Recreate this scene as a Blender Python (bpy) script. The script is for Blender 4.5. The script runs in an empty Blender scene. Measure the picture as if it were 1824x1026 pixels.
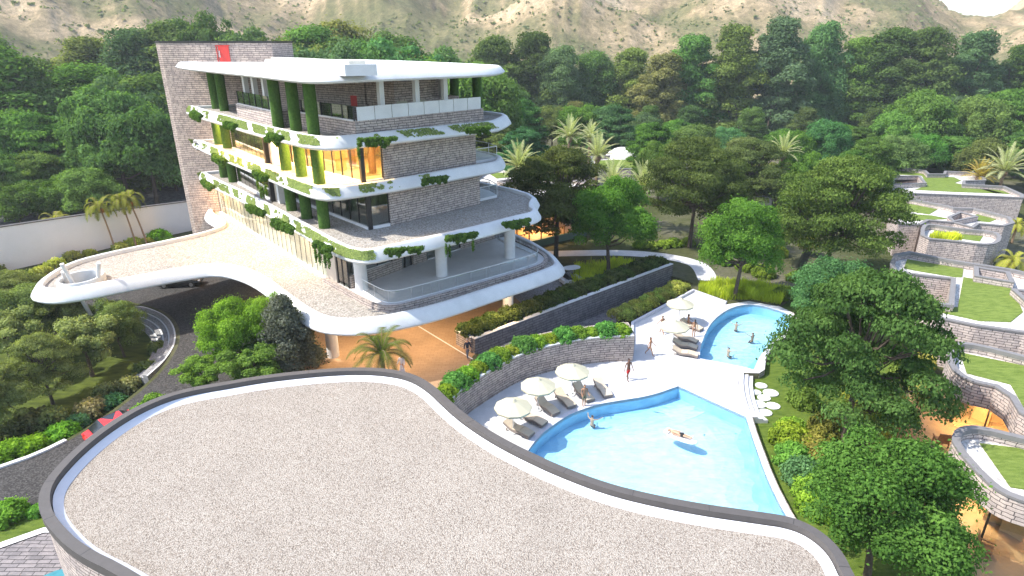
import bpy, bmesh, math, random
import numpy as np
from mathutils import Vector, Matrix, geometry
R = math.radians
C = bpy.context.scene.collection
scn = bpy.context.scene
# ---------------------------------------------------------------- camera
FOC, PITCH, EYE = 1110.0, math.atan(439/1110.0), 24.5
cam = bpy.data.cameras.new('camera'); cam.sensor_width = 36; cam.sensor_fit = 'HORIZONTAL'
cam.lens = 36*FOC/1824; cam.clip_start = .1; cam.clip_end = 5000
co = bpy.data.objects.new('camera', cam); C.objects.link(co)
co.location = (0, 0, EYE); co.rotation_euler = (math.pi/2-PITCH, 0, 0); scn.camera = co
# ---------------------------------------------------------------- sky, sun, exposure
SUN_EL, SUN_AZ = 50, 262        # azimuth the light comes from, clockwise from +Y
wd = bpy.data.worlds.new('World'); scn.world = wd; wd.use_nodes = True
nt = wd.node_tree; bg = nt.nodes['Background']; sk = nt.nodes.new('ShaderNodeTexSky')
sk.sky_type = 'NISHITA'; sk.sun_disc = False; sk.sun_elevation = R(SUN_EL); sk.sun_rotation = R(SUN_AZ)
sk.air_density = 1.0; sk.dust_density = 1.0; sk.ozone_density = .6
nt.links.new(sk.outputs[0], bg.inputs[0]); bg.inputs[1].default_value = .15
sl = bpy.data.lights.new('sun', 'SUN'); sl.energy = 3.3; sl.angle = R(.5); sl.color = (1, .955, .87)
so = bpy.data.objects.new('sun', sl); C.objects.link(so)
d = Vector((math.sin(R(SUN_AZ))*math.cos(R(SUN_EL)), math.cos(R(SUN_AZ))*math.cos(R(SUN_EL)), math.sin(R(SUN_EL))))
so.rotation_euler = d.to_track_quat('Z', 'Y').to_euler()
vs = scn.view_settings; vs.view_transform = 'Standard'; vs.look = 'None'; vs.exposure = 1.33; vs.gamma = 1
scn.cycles.max_bounces = 6; scn.cycles.transparent_max_bounces = 12; scn.cycles.diffuse_bounces = 3
scn.cycles.glossy_bounces = 3; scn.cycles.transmission_bounces = 4; scn.cycles.caustics_reflective = False; scn.cycles.caustics_refractive = False

# ---------------------------------------------------------------- ground point under a sight line, at height z
def P(x, y, z=0.0):
    v = (513-y)/FOC; dz = -math.sin(PITCH)+v*math.cos(PITCH); h = math.cos(PITCH)+v*math.sin(PITCH)
    k = (z-EYE)/dz
    return ((x-912)/FOC*k, h*k)
AZ = R(38.7); U = (-math.sin(AZ), math.cos(AZ)); W = (math.cos(AZ), math.sin(AZ)); O0 = (-12.0, 50.0)
def L(a, b): return (O0[0]+a*U[0]+b*W[0], O0[1]+a*U[1]+b*W[1])
def L3(a, b, z): return (*L(a, b), z)
rng = random.Random(7)

# ---------------------------------------------------------------- materials
def mat(name, col=(.5,.5,.5), rough=.6, metal=0, spec=.5):
    m = bpy.data.materials.new(name); m.use_nodes = True
    b = m.node_tree.nodes['Principled BSDF']; b.inputs['Base Color'].default_value = (*col, 1)
    b.inputs['Roughness'].default_value = rough; b.inputs['Metallic'].default_value = metal
    b.inputs['Specular IOR Level'].default_value = spec
    return m
def nd(m, t, **k):
    n = m.node_tree.nodes.new(t)
    for a, v in k.items(): setattr(n, a, v)
    return n
def lk(m, a, b): m.node_tree.links.new(a, b)
def coords(m, out='Object', scale=None):
    t = nd(m, 'ShaderNodeTexCoord')
    if scale is None: return t.outputs[out]
    mp = nd(m, 'ShaderNodeMapping'); mp.inputs['Scale'].default_value = scale; lk(m, t.outputs[out], mp.inputs[0]); return mp.outputs[0]
def ramp(m, fac, stops, interp='LINEAR'):
    r = nd(m, 'ShaderNodeValToRGB'); r.color_ramp.interpolation = interp; e = r.color_ramp.elements
    while len(e) < len(stops): e.new(.5)
    for i, (p, c) in enumerate(stops): e[i].position = p; e[i].color = (*c, 1)
    lk(m, fac, r.inputs[0]); return r.outputs[0]
def noise(m, vec, scale, detail=4, rough=.6):
    n = nd(m, 'ShaderNodeTexNoise'); n.inputs['Scale'].default_value = scale; n.inputs['Detail'].default_value = detail
    n.inputs['Roughness'].default_value = rough; lk(m, vec, n.inputs['Vector']); return n.outputs['Fac']
def bump(m, h, strength=.4, dist=.03):
    b = nd(m, 'ShaderNodeBump'); b.inputs['Strength'].default_value = strength; b.inputs['Distance'].default_value = dist
    lk(m, h, b.inputs['Height']); lk(m, b.outputs[0], m.node_tree.nodes['Principled BSDF'].inputs['Normal'])
def mixc(m, fac, a, b, mode='MIX'):
    n = nd(m, 'ShaderNodeMix', data_type='RGBA', blend_type=mode)
    for s, v in ((0, fac), (6, a), (7, b)):
        if isinstance(v, (int, float)): n.inputs[s].default_value = v
        elif isinstance(v, tuple): n.inputs[s].default_value = (*v, 1)
        else: lk(m, v, n.inputs[s])
    return n.outputs[2]
def base(m, c): lk(m, c, m.node_tree.nodes['Principled BSDF'].inputs['Base Color'])

def stone(name, c1, c2, c3, mortar, bw=.8, bh=.2, dark=1):
    m = mat(name, rough=.9, spec=.25); uv = coords(m, 'UV')
    n = nd(m, 'ShaderNodeTexNoise'); n.inputs['Scale'].default_value = 1.3; n.inputs['Detail'].default_value = 3; lk(m, uv, n.inputs['Vector'])
    va = nd(m, 'ShaderNodeVectorMath', operation='SCALE'); lk(m, n.outputs['Color'], va.inputs[0]); va.inputs['Scale'].default_value = .12
    vb = nd(m, 'ShaderNodeVectorMath', operation='ADD'); lk(m, uv, vb.inputs[0]); lk(m, va.outputs[0], vb.inputs[1])
    br = nd(m, 'ShaderNodeTexBrick'); lk(m, vb.outputs[0], br.inputs['Vector'])
    br.inputs['Scale'].default_value = 1; br.inputs['Brick Width'].default_value = bw; br.inputs['Row Height'].default_value = bh
    br.inputs['Mortar Size'].default_value = .022; br.inputs['Mortar Smooth'].default_value = .3; br.inputs['Bias'].default_value = -.1
    br.offset_frequency = 2; br.squash = .7; br.squash_frequency = 3
    br.inputs['Color1'].default_value = (*c1, 1); br.inputs['Color2'].default_value = (*c2, 1); br.inputs['Mortar'].default_value = (*mortar, 1)
    f = noise(m, uv, 1.7, 5); c = mixc(m, ramp(m, f, [(.45, (0,0,0)), (.62, (1,1,1))]), br.outputs['Color'], c3)
    c = mixc(m, br.outputs['Fac'], c, mortar)
    f2 = noise(m, uv, 14, 3); c = mixc(m, .45, c, ramp(m, f2, [(.3, (.55,.55,.55)), (.7, (1.25,1.25,1.25))]), 'MULTIPLY')
    base(m, c)
    inv = nd(m, 'ShaderNodeMath', operation='SUBTRACT'); inv.inputs[0].default_value = 1; lk(m, br.outputs['Fac'], inv.inputs[1])
    ad = nd(m, 'ShaderNodeMath', operation='ADD'); lk(m, inv.outputs[0], ad.inputs[0]); lk(m, f2, ad.inputs[1]); bump(m, ad.outputs[0], .7, .03)
    return m
M = {}
M['stone'] = stone('stone_wall', (.51,.42,.375), (.33,.28,.255), (.58,.49,.425), (.08,.065,.06))
M['stone_tower'] = stone('stone_tower', (.48,.385,.335), (.31,.255,.23), (.55,.45,.38), (.07,.06,.058), .9, .22)
M['stone_light'] = stone('stone_pale', (.55,.46,.42), (.36,.31,.30), (.60,.51,.46), (.10,.085,.08), .75, .22)
M['stone_paving'] = stone('stone_paving', (.24,.22,.225), (.15,.14,.145), (.27,.245,.245), (.06,.055,.055), .9, .26)
def speckle(name, cols, scale, bmp=.8, dist=.05, vary=None):
    m = mat(name, rough=.95, spec=.2); o = coords(m)
    v = nd(m, 'ShaderNodeTexVoronoi'); v.inputs['Scale'].default_value = scale; v.inputs['Randomness'].default_value = 1; lk(m, o, v.inputs['Vector'])
    sx = nd(m, 'ShaderNodeSeparateColor'); lk(m, v.outputs['Color'], sx.inputs[0])
    c = ramp(m, sx.outputs[0], cols)
    ed = ramp(m, v.outputs['Distance'], [(.35, (1,1,1)), (.75, (.35,.32,.3))])
    c = mixc(m, .55, c, ed, 'MULTIPLY')
    f = noise(m, o, .35, 5, .65); c = mixc(m, .5, c, ramp(m, f, [(.3, (.82,.80,.78)), (.7, (1.1,1.09,1.07))]), 'MULTIPLY')
    base(m, c)
    inv = nd(m, 'ShaderNodeMath', operation='SUBTRACT'); inv.inputs[0].default_value = 1; lk(m, v.outputs['Distance'], inv.inputs[1]); bump(m, inv.outputs[0], bmp, dist)
    return m
M['gravel'] = speckle('pale_gravel', [(0,(.24,.20,.165)), (.25,(.385,.34,.295)), (.6,(.465,.42,.37)), (1,(.33,.28,.235))], 17)
M['gravel_roof'] = speckle('roof_gravel', [(0,(.27,.245,.22)), (.3,(.42,.39,.35)), (.7,(.50,.47,.43)), (1,(.35,.31,.26))], 9)
M['gravel_white'] = speckle('white_gravel', [(0,(.55,.53,.51)), (.4,(.75,.74,.72)), (1,(.66,.63,.60))], 6)
M['asphalt'] = speckle('asphalt', [(0,(.035,.034,.034)), (.5,(.065,.063,.062)), (1,(.10,.097,.095))], 11, .3, .01)
M['asphalt_pale'] = speckle('grey_paving', [(0,(.22,.22,.23)), (.5,(.30,.30,.31)), (1,(.36,.36,.37))], 9, .3, .01)
def plain(name, col, rough=.7, amt=.18, scale=2.0, metal=0, spec=.4, b=.0):
    m = mat(name, col, rough, metal, spec); o = coords(m)
    f = noise(m, o, scale, 6, .65)
    lo = tuple(c*(1-amt) for c in col); hi = tuple(min(1, c*(1+amt*.6)) for c in col)
    base(m, ramp(m, f, [(.3, lo), (.7, hi)]))
    if b: bump(m, noise(m, o, 30, 3), b, .01)
    return m
M['teal'] = plain('teal_tiles', (.05,.22,.26), .3, .2, 3)
M['white'] = plain('white_render', (.68,.68,.675), .6, .13, .5)
M['white_wall'] = plain('white_boundary_render', (.74,.72,.72), .7, .06, .3)
M['coping'] = plain('grey_coping', (.095,.086,.082), .7, .12, 3, b=.1)
M['coping_grey'] = plain('villa_coping', (.20,.19,.19), .7, .12, 3)
M['frame'] = plain('dark_frame', (.02,.02,.02), .4, .1)
M['flash'] = plain('white_flashing', (.66,.67,.72), .5, .05)
M['concrete'] = plain('white_concrete', (.70,.68,.67), .6, .07, 1.5)
M['floor_grey'] = plain('terrace_floor', (.70,.67,.65), .5, .07, 1)
M['deck'] = plain('pool_deck', (.58,.57,.58), .75, .12, 1.3, b=.1)
M['tile'] = plain('pool_coping_tile', (.60,.60,.66), .5, .2, 12)
M['wood'] = plain('wood', (.30,.15,.07), .5, .3, 6)
M['wicker'] = plain('sand_mattress', (.60,.50,.38), .8, .1, 12)
M['wicker_grey'] = plain('taupe_mattress', (.36,.31,.28), .8, .1, 12)
M['wicker_frame'] = plain('taupe_frame', (.24,.20,.18), .7, .2, 18)
M['cream'] = plain('cream_canvas', (.52,.49,.36), .8, .04, 4)
M['red_door'] = plain('red_door', (.62,.05,.04), .45, .1, 3)
M['steel'] = plain('steel', (.55,.55,.56), .35, .05, 4, metal=.6)
M['soil'] = plain('soil', (.055,.045,.03), .95, .4, 3)
M['beige'] = plain('beige_render', (.58,.50,.41), .7, .08, 2)
M['green_render'] = plain('green_render', (.13,.19,.14), .6, .1, 2)
M['terracotta'] = plain('terracotta_lattice', (.38,.17,.10), .7, .4, 9)
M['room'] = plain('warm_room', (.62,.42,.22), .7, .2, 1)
M['room_floor'] = plain('timber_room_floor', (.40,.26,.14), .5, .2, 1)
M['turf_column'] = None
# paving of the court: orange brick pavers
m = mat('court_pavers', rough=.8, spec=.3); o = coords(m)
br = nd(m, 'ShaderNodeTexBrick'); lk(m, o, br.inputs['Vector']); br.inputs['Scale'].default_value = 1
br.inputs['Brick Width'].default_value = .6; br.inputs['Row Height'].default_value = .3; br.inputs['Mortar Size'].default_value = .012
br.inputs['Color1'].default_value = (.38,.25,.15,1); br.inputs['Color2'].default_value = (.33,.215,.125,1); br.inputs['Mortar'].default_value = (.25,.14,.07,1)
base(m, mixc(m, .5, br.outputs['Color'], ramp(m, noise(m, o, .6, 5), [(.3,(.8,.8,.8)), (.7,(1.15,1.12,1.1))]), 'MULTIPLY')); M['pavers'] = m
# lawns
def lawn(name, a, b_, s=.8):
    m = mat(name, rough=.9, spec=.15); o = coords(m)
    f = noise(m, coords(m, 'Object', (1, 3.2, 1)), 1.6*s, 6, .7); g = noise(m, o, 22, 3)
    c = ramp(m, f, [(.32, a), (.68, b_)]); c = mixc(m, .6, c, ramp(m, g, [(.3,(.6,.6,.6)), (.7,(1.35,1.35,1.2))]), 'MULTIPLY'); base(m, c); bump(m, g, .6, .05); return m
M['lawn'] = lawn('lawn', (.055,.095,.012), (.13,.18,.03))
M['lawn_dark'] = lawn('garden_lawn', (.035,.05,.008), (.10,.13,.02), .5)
M['roof_lawn'] = lawn('roof_turf', (.09,.14,.022), (.20,.26,.06))
m = lawn('column_turf', (.03,.08,.012), (.085,.16,.03), 3); M['turf_column'] = m
# open ground
m = mat('open_ground', rough=1, spec=.1); o = coords(m)
f = noise(m, o, .05, 6, .65); g = noise(m, o, 1.5, 6, .75)
c = ramp(m, f, [(.35,(.045,.06,.015)), (.5,(.085,.09,.04)), (.65,(.17,.155,.12))]); c = mixc(m, .7, c, ramp(m, g, [(.3,(.5,.5,.5)), (.7,(1.3,1.3,1.3))]), 'MULTIPLY')
base(m, c); bump(m, g, .8, .2); M['ground'] = m
m = mat('rocky_ground', rough=1, spec=.1); o = coords(m)
g = noise(m, o, 1.2, 8, .8); base(m, ramp(m, g, [(.35,(.05,.05,.052)), (.55,(.17,.165,.165)), (.7,(.30,.29,.28))])); bump(m, g, 1, .3); M['rock'] = m
# hills: sand, dry grass and scrub
m = mat('hill_scrub', rough=1, spec=.05); o = coords(m)
geo = nd(m, 'ShaderNodeNewGeometry'); sp = nd(m, 'ShaderNodeSeparateXYZ'); lk(m, geo.outputs['Normal'], sp.inputs[0])
f = noise(m, o, .013, 8, .66); g = noise(m, o, .35, 12, .88)
ad = nd(m, 'ShaderNodeMath', operation='MULTIPLY_ADD'); lk(m, sp.outputs[2], ad.inputs[0]); ad.inputs[1].default_value = -.35; lk(m, f, ad.inputs[2])
c = ramp(m, ad.outputs[0], [(.06,(.15,.155,.075)), (.17,(.22,.20,.11)), (.23,(.34,.27,.17)), (.29,(.48,.37,.245)), (.40,(.55,.44,.31))])
c = mixc(m, .75, c, ramp(m, g, [(.38,(.35,.38,.30)), (.5,(.95,.93,.85)), (.62,(1.6,1.5,1.35))]), 'MULTIPLY'); base(m, c); bump(m, g, .55, 4.0); M['hill'] = m
# leaves: the object's colour, a tint per clump, light through the leaf
m = bpy.data.materials.new('leaves'); m.use_nodes = True; m.node_tree.nodes.clear(); M['leaf'] = m
out = nd(m, 'ShaderNodeOutputMaterial'); oi = nd(m, 'ShaderNodeObjectInfo'); at = nd(m, 'ShaderNodeAttribute', attribute_name='tint')
hs = nd(m, 'ShaderNodeHueSaturation'); lk(m, oi.outputs['Color'], hs.inputs['Color'])
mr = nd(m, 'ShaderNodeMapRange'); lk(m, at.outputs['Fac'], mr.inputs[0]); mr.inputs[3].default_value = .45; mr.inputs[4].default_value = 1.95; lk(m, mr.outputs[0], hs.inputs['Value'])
mr2 = nd(m, 'ShaderNodeMapRange'); lk(m, at.outputs['Fac'], mr2.inputs[0]); mr2.inputs[3].default_value = .515; mr2.inputs[4].default_value = .485; lk(m, mr2.outputs[0], hs.inputs['Hue'])
df = nd(m, 'ShaderNodeBsdfDiffuse'); tr = nd(m, 'ShaderNodeBsdfTranslucent'); gl = nd(m, 'ShaderNodeBsdfGlossy'); gl.inputs['Roughness'].default_value = .45
lk(m, hs.outputs[0], df.inputs[0])
br2 = mixc(m, .5, hs.outputs[0], (.30,.42,.03), 'ADD'); tc = mixc(m, 1.0, hs.outputs[0], (1.4,1.5,.6), 'MULTIPLY'); lk(m, tc, tr.inputs[0])
m1 = nd(m, 'ShaderNodeMixShader'); m1.inputs[0].default_value = .35; lk(m, df.outputs[0], m1.inputs[1]); lk(m, tr.outputs[0], m1.inputs[2])
m2 = nd(m, 'ShaderNodeMixShader'); m2.inputs[0].default_value = .0; lk(m, m1.outputs[0], m2.inputs[1]); lk(m, gl.outputs[0], m2.inputs[2]); lk(m, m2.outputs[0], out.inputs[0])
M['bark'] = plain('bark', (.10,.075,.055), .95, .45, 5)
M['bark_palm'] = plain('palm_bark', (.24,.16,.10), .95, .4, 7)
# glass: mirrors a little, lets light through
def glass(name, tint, gmin=.12, rough=.0):
    m = bpy.data.materials.new(name); m.use_nodes = True; m.node_tree.nodes.clear(); out = nd(m, 'ShaderNodeOutputMaterial')
    t = nd(m, 'ShaderNodeBsdfTransparent'); t.inputs[0].default_value = (*tint, 1); g = nd(m, 'ShaderNodeBsdfGlossy'); g.inputs['Roughness'].default_value = rough
    fr = nd(m, 'ShaderNodeFresnel'); fr.inputs[0].default_value = 1.5
    mx = nd(m, 'ShaderNodeMath', operation='MAXIMUM'); lk(m, fr.outputs[0], mx.inputs[0]); mx.inputs[1].default_value = gmin
    ge = nd(m, 'ShaderNodeNewGeometry'); iv = nd(m, 'ShaderNodeMath', operation='SUBTRACT'); iv.inputs[0].default_value = 1; lk(m, ge.outputs['Backfacing'], iv.inputs[1]); ml = nd(m, 'ShaderNodeMath', operation='MULTIPLY'); lk(m, mx.outputs[0], ml.inputs[0]); lk(m, iv.outputs[0], ml.inputs[1]); mx = ml
    ms = nd(m, 'ShaderNodeMixShader'); lk(m, mx.outputs[0], ms.inputs[0]); lk(m, t.outputs[0], ms.inputs[1]); lk(m, g.outputs[0], ms.inputs[2]); lk(m, ms.outputs[0], out.inputs[0]); return m
M['glass'] = glass('window_glass', (.75,.80,.76), .28)
M['glass_mirror'] = glass('facade_glass', (.7,.72,.7), .55)
M['glass_clear'] = glass('railing_glass', (.88,.92,.92), .14)
M['glass_green'] = glass('green_glass', (.40,.55,.46), .35)
# water
m = glass('pool_water', (.84,.95,.985), .06, .04); M['water'] = m
g = [n for n in m.node_tree.nodes if n.type == 'BSDF_GLOSSY'][0]; fr = [n for n in m.node_tree.nodes if n.type == 'FRESNEL'][0]; fr.inputs[0].default_value = 1.33
o = coords(m, 'Object', (1, 1.7, 1)); b = nd(m, 'ShaderNodeBump'); b.inputs['Strength'].default_value = 1; b.inputs['Distance'].default_value = .2
lk(m, noise(m, o, 1.1, 5, .6), b.inputs['Height']); lk(m, b.outputs[0], g.inputs['Normal']); lk(m, b.outputs[0], fr.inputs['Normal'])
# basin: pale blue tiles with random paler and deeper mottling
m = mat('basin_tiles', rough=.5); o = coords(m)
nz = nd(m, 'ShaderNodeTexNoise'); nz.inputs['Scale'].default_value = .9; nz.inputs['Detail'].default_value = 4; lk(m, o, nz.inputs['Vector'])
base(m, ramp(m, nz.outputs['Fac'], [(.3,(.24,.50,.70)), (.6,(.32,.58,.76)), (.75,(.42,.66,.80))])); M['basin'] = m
for _k in range(5):  # floor colours paler inwards: painted sky reflection, with bluer shade left at the rim
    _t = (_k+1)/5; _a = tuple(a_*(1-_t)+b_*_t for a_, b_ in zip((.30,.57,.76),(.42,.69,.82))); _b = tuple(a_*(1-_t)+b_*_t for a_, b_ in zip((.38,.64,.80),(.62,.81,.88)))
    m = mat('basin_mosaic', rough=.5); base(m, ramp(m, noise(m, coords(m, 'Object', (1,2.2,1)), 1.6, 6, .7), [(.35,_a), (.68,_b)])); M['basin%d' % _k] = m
def emit(name, col, s):
    m = bpy.data.materials.new(name); m.use_nodes = True; m.node_tree.nodes.clear(); out = nd(m, 'ShaderNodeOutputMaterial'); e = nd(m, 'ShaderNodeEmission')
    e.inputs[0].default_value = (*col, 1); e.inputs[1].default_value = s; lk(m, e.outputs[0], out.inputs[0]); return m
M['lamp'] = emit('warm_lamp', (1,.66,.30), 14)
M['curtain_green'] = plain('green_grey_screen', (.30,.38,.31), .5, .35, 5)  # painted reflection colour for the upper glass bays
M['cream_curtain'] = plain('cream_curtain', (.80,.72,.58), .8, .06, 1.2)  # painted reflection of pale gravel for the first floor glass
M['curtain'] = plain('pale_curtain', (.62,.60,.52), .8, .12, 1.2)  # painted reflection of the hills for the skylight

# ---------------------------------------------------------------- mesh helpers
def link(name, me, m=None, parent=None, loc=None, rot=None):
    o = bpy.data.objects.new(name, me); C.objects.link(o)
    if m is not None and me is not None and len(me.materials) == 0:
        for k in (m if isinstance(m, (list, tuple)) else [m]): me.materials.append(k)
    if parent is not None: o.parent = parent
    if loc is not None: o.location = loc
    if rot is not None: o.rotation_euler = rot
    return o
def tag(o, label, cat, group=None, kind=None):
    if label: o['label'] = label
    if cat: o['category'] = cat
    if group: o['group'] = group
    if kind: o['kind'] = kind
    return o
def struct(o): o['kind'] = 'structure'; return o
def thing(name, label, cat, loc=(0,0,0), rz=0, group=None):
    o = bpy.data.objects.new(name, None); C.objects.link(o); o.location = loc; o.rotation_euler = (0,0,rz); o.empty_display_size = .3
    return tag(o, label, cat, group)
class MB:
    def __init__(s): s.v = []; s.f = []; s.uv = []; s.mi = []; s.cur = 0
    def face(s, pts, uv=None):
        n = len(s.v); s.v += [tuple(p) for p in pts]; s.f.append(tuple(range(n, n+len(pts)))); s.uv.append(uv or [(p[0], p[1]) for p in pts]); s.mi.append(s.cur)
    def box(s, c, size, rz=0, rx=0):
        x, y, z = (k/2 for k in size); mt = Matrix.Translation(c) @ Matrix.Rotation(rz, 4, 'Z') @ Matrix.Rotation(rx, 4, 'X')
        q = [mt @ Vector((a*x, b*y, e*z)) for a in (-1,1) for b in (-1,1) for e in (-1,1)]
        for f in ((0,1,3,2),(4,6,7,5),(0,4,5,1),(2,3,7,6),(0,2,6,4),(1,5,7,3)):
            s.face([q[i] for i in f], [(0,0),(size[0],0),(size[0],size[2]),(0,size[2])])
    def tube(s, pts, rad, n=8, cap=True):
        pts = [Vector(p) for p in pts]; rad = rad if isinstance(rad, (list, tuple)) else [rad]*len(pts); rings = []
        for i, p in enumerate(pts):
            t = (pts[min(i+1, len(pts)-1)]-pts[max(i-1, 0)]).normalized(); a = t.orthogonal().normalized() if abs(t.z) < .999 else Vector((1,0,0)); 
            if i and rings: a = (rings[-1][1]-t*rings[-1][1].dot(t)).normalized()
            b = t.cross(a); rings.append(([p+(a*math.cos(2*math.pi*k/n)+b*math.sin(2*math.pi*k/n))*rad[i] for k in range(n)], a))
        for i in range(len(rings)-1):
            for k in range(n):
                k2 = (k+1) % n; s.face([rings[i][0][k], rings[i][0][k2], rings[i+1][0][k2], rings[i+1][0][k]], [(k/n,i),((k+1)/n,i),((k+1)/n,i+1),(k/n,i+1)])
        if cap: s.face(rings[0][0][::-1]); s.face(rings[-1][0])
    def loft(s, rings, close=True, u0=0):
        n = len(rings[0]); m_ = n if close else n-1; ulen = [0]
        for k in range(n): a, b = rings[0][k], rings[0][(k+1) % n]; ulen.append(ulen[-1]+math.dist(a[:2], b[:2]))
        vl = 0
        for i in range(len(rings)-1):
            dv = math.dist(rings[i][0], rings[i+1][0]) or .01
            for k in range(m_):
                k2 = (k+1) % n; s.face([rings[i][k], rings[i][k2], rings[i+1][k2], rings[i+1][k]], [(ulen[k],vl),(ulen[k+1],vl),(ulen[k+1],vl+dv),(ulen[k],vl+dv)])
            vl += dv
    def cap(s, loops, z, up=True):
        loops = [[Vector((p[0], p[1], 0)) for p in l] for l in loops]; flat = [p for l in loops for p in l]
        for t in geometry.tessellate_polygon(loops):
            a, b, c = (flat[i] for i in t); cr = (b-a).cross(c-a).z
            if abs(cr) < 1e-9: continue
            if (cr > 0) != up: a, c = c, a
            s.face([(p.x, p.y, z) for p in (a, b, c)])
    def walls(s, poly, z0, z1, close=True, inward=False):
        if inward: poly = poly[::-1]
        n = len(poly); u = 0
        for k in range(n if close else n-1):
            a, b = poly[k], poly[(k+1) % n]; l = math.dist(a[:2], b[:2])
            za, zb = (z1[k], z1[(k+1) % n]) if isinstance(z1, (list, tuple)) else (z1, z1)
            s.face([(a[0],a[1],z0),(b[0],b[1],z0),(b[0],b[1],zb),(a[0],a[1],za)], [(u,z0),(u+l,z0),(u+l,zb),(u,za)]); u += l
    def prism(s, poly, z0, z1, holes=(), bottom=True):
        poly = ccw(poly); s.walls(poly, z0, z1); s.cap([poly]+[list(h) for h in holes], z1)
        for h in holes: s.walls(ccw(h)[::-1], z0, z1)
        if bottom: s.cap([poly]+[list(h) for h in holes], z0, False)
    def build(s, name, m, parent=None, smooth=False, merge=False):
        me = bpy.data.meshes.new(name); me.from_pydata(s.v, [], s.f); uvl = me.uv_layers.new(name='UVMap')
        uvl.data.foreach_set('uv', [c for f in s.uv for p in f for c in p]); 
        ms = m if isinstance(m, (list, tuple)) else [m]
        for k in ms: me.materials.append(k)
        me.polygons.foreach_set('material_index', s.mi)
        if merge or smooth:
            bm = bmesh.new(); bm.from_mesh(me); bmesh.ops.remove_doubles(bm, verts=bm.verts, dist=1e-4); bm.to_mesh(me); bm.free()
        if smooth:
            me.polygons.foreach_set('use_smooth', [True]*len(me.polygons)); me.set_sharp_from_angle(angle=R(38))
        me.update(); return link(name, me, None, parent)
def area(p): return sum(p[i][0]*p[(i+1) % len(p)][1]-p[(i+1) % len(p)][0]*p[i][1] for i in range(len(p)))/2
def ccw(p): p = [tuple(q[:2]) for q in p]; return p if area(p) > 0 else p[::-1]
def chaikin(p, n=2, close=True, r=.25):
    p = [tuple(q) for q in p]
    for _ in range(n):
        q = []; m_ = len(p)
        if not close: q.append(p[0])
        for i in range(m_ if close else m_-1):
            a, b = p[i], p[(i+1) % m_]
            q.append(tuple(a[k]*(1-r)+b[k]*r for k in range(len(a)))); q.append(tuple(a[k]*r+b[k]*(1-r) for k in range(len(a))))
        if not close: q.append(p[-1])
        p = q
    return p
def offset(p, d_):           # d_>0 outwards for a ccw polygon
    n = len(p); o = []
    for i in range(n):
        a, b, c = Vector(p[i-1][:2]), Vector(p[i][:2]), Vector(p[(i+1) % n][:2])
        e1 = (b-a); e2 = (c-b)
        if e1.length < 1e-6: e1 = e2
        if e2.length < 1e-6: e2 = e1
        e1.normalize(); e2.normalize(); n1 = Vector((e1.y, -e1.x)); n2 = Vector((e2.y, -e2.x)); m_ = n1+n2
        if m_.length < .2: m_ = n1
        m_.normalize(); k = min(1/max(m_.dot(n1), .3), 2.0); q = b+m_*d_*k; o.append((q.x, q.y))
    return o
def ribbon(pts, w):          # a closed polygon along an open line
    l, r = [], []
    for i, p in enumerate(pts):
        a, b = Vector(pts[max(i-1, 0)][:2]), Vector(pts[min(i+1, len(pts)-1)][:2]); t = (b-a).normalized(); n_ = Vector((-t.y, t.x))*w/2; p = Vector(p[:2])
        l.append(tuple(p+n_)); r.append(tuple(p-n_))
    return l+r[::-1]
def sheet(name, polys, z, m, parent=None):
    b = MB()
    for p in polys: b.cap([ccw(p)], z)
    return b.build(name, m, parent)
def px(l, z=0): return [P(x, y, z) for x, y in l]

# ---------------------------------------------------------------- leaves and trees
def leaf_arrays(clumps, n, size, seed, shell=.55, low=-.45, elong=1.7):
    r = np.random.default_rng(seed); cl = np.array(clumps, float); K = len(cl)
    w_ = cl[:,3]*cl[:,4]; cnt = np.maximum(6, (n*K*w_/w_.sum()).astype(int)); idx = np.repeat(np.arange(K), cnt); N = len(idx)
    d_ = r.normal(size=(N,3)); d_ /= np.linalg.norm(d_, axis=1)[:,None]; bad = d_[:,2] < low; d_[bad,2] *= -1
    rad = shell+(1.08-shell)*r.random(N)**.6; rad = np.where(r.random(N) < .16, rad*(1+.55*r.random(N)), rad)
    c = cl[idx,:3]+d_*cl[idx,3:6]*rad[:,None]
    nn = d_+r.normal(size=(N,3))*.55; nn[:,2] += .25; nn /= np.linalg.norm(nn, axis=1)[:,None]
    t = np.cross(nn, r.normal(size=(N,3))); t /= np.linalg.norm(t, axis=1)[:,None]; b_ = np.cross(nn, t)
    s = size*(.6+.8*r.random(N))[:,None]
    v = np.empty((N,4,3)); v[:,0] = c-t*s*elong*.5; v[:,1] = c+b_*s*.5; v[:,2] = c+t*s*elong*.5-nn*s*.2; v[:,3] = c-b_*s*.5
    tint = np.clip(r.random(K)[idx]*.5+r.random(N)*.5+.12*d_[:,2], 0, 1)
    return v.reshape(-1,3), tint
def leaf_mesh(name, va, tint):
    N = len(va)//4; me = bpy.data.meshes.new(name); me.vertices.add(4*N); me.vertices.foreach_set('co', va.astype(np.float32).ravel())
    me.loops.add(4*N); me.loops.foreach_set('vertex_index', np.arange(4*N, dtype=np.int32)); me.polygons.add(N)
    me.polygons.foreach_set('loop_start', np.arange(0, 4*N, 4, dtype=np.int32)); me.polygons.foreach_set('loop_total', np.full(N, 4, dtype=np.int32))
    a = me.attributes.new('tint', 'FLOAT', 'FACE'); a.data.foreach_set('value', tint.astype(np.float32)); me.materials.append(M['leaf']); me.update(); me.validate(); return me
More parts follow.
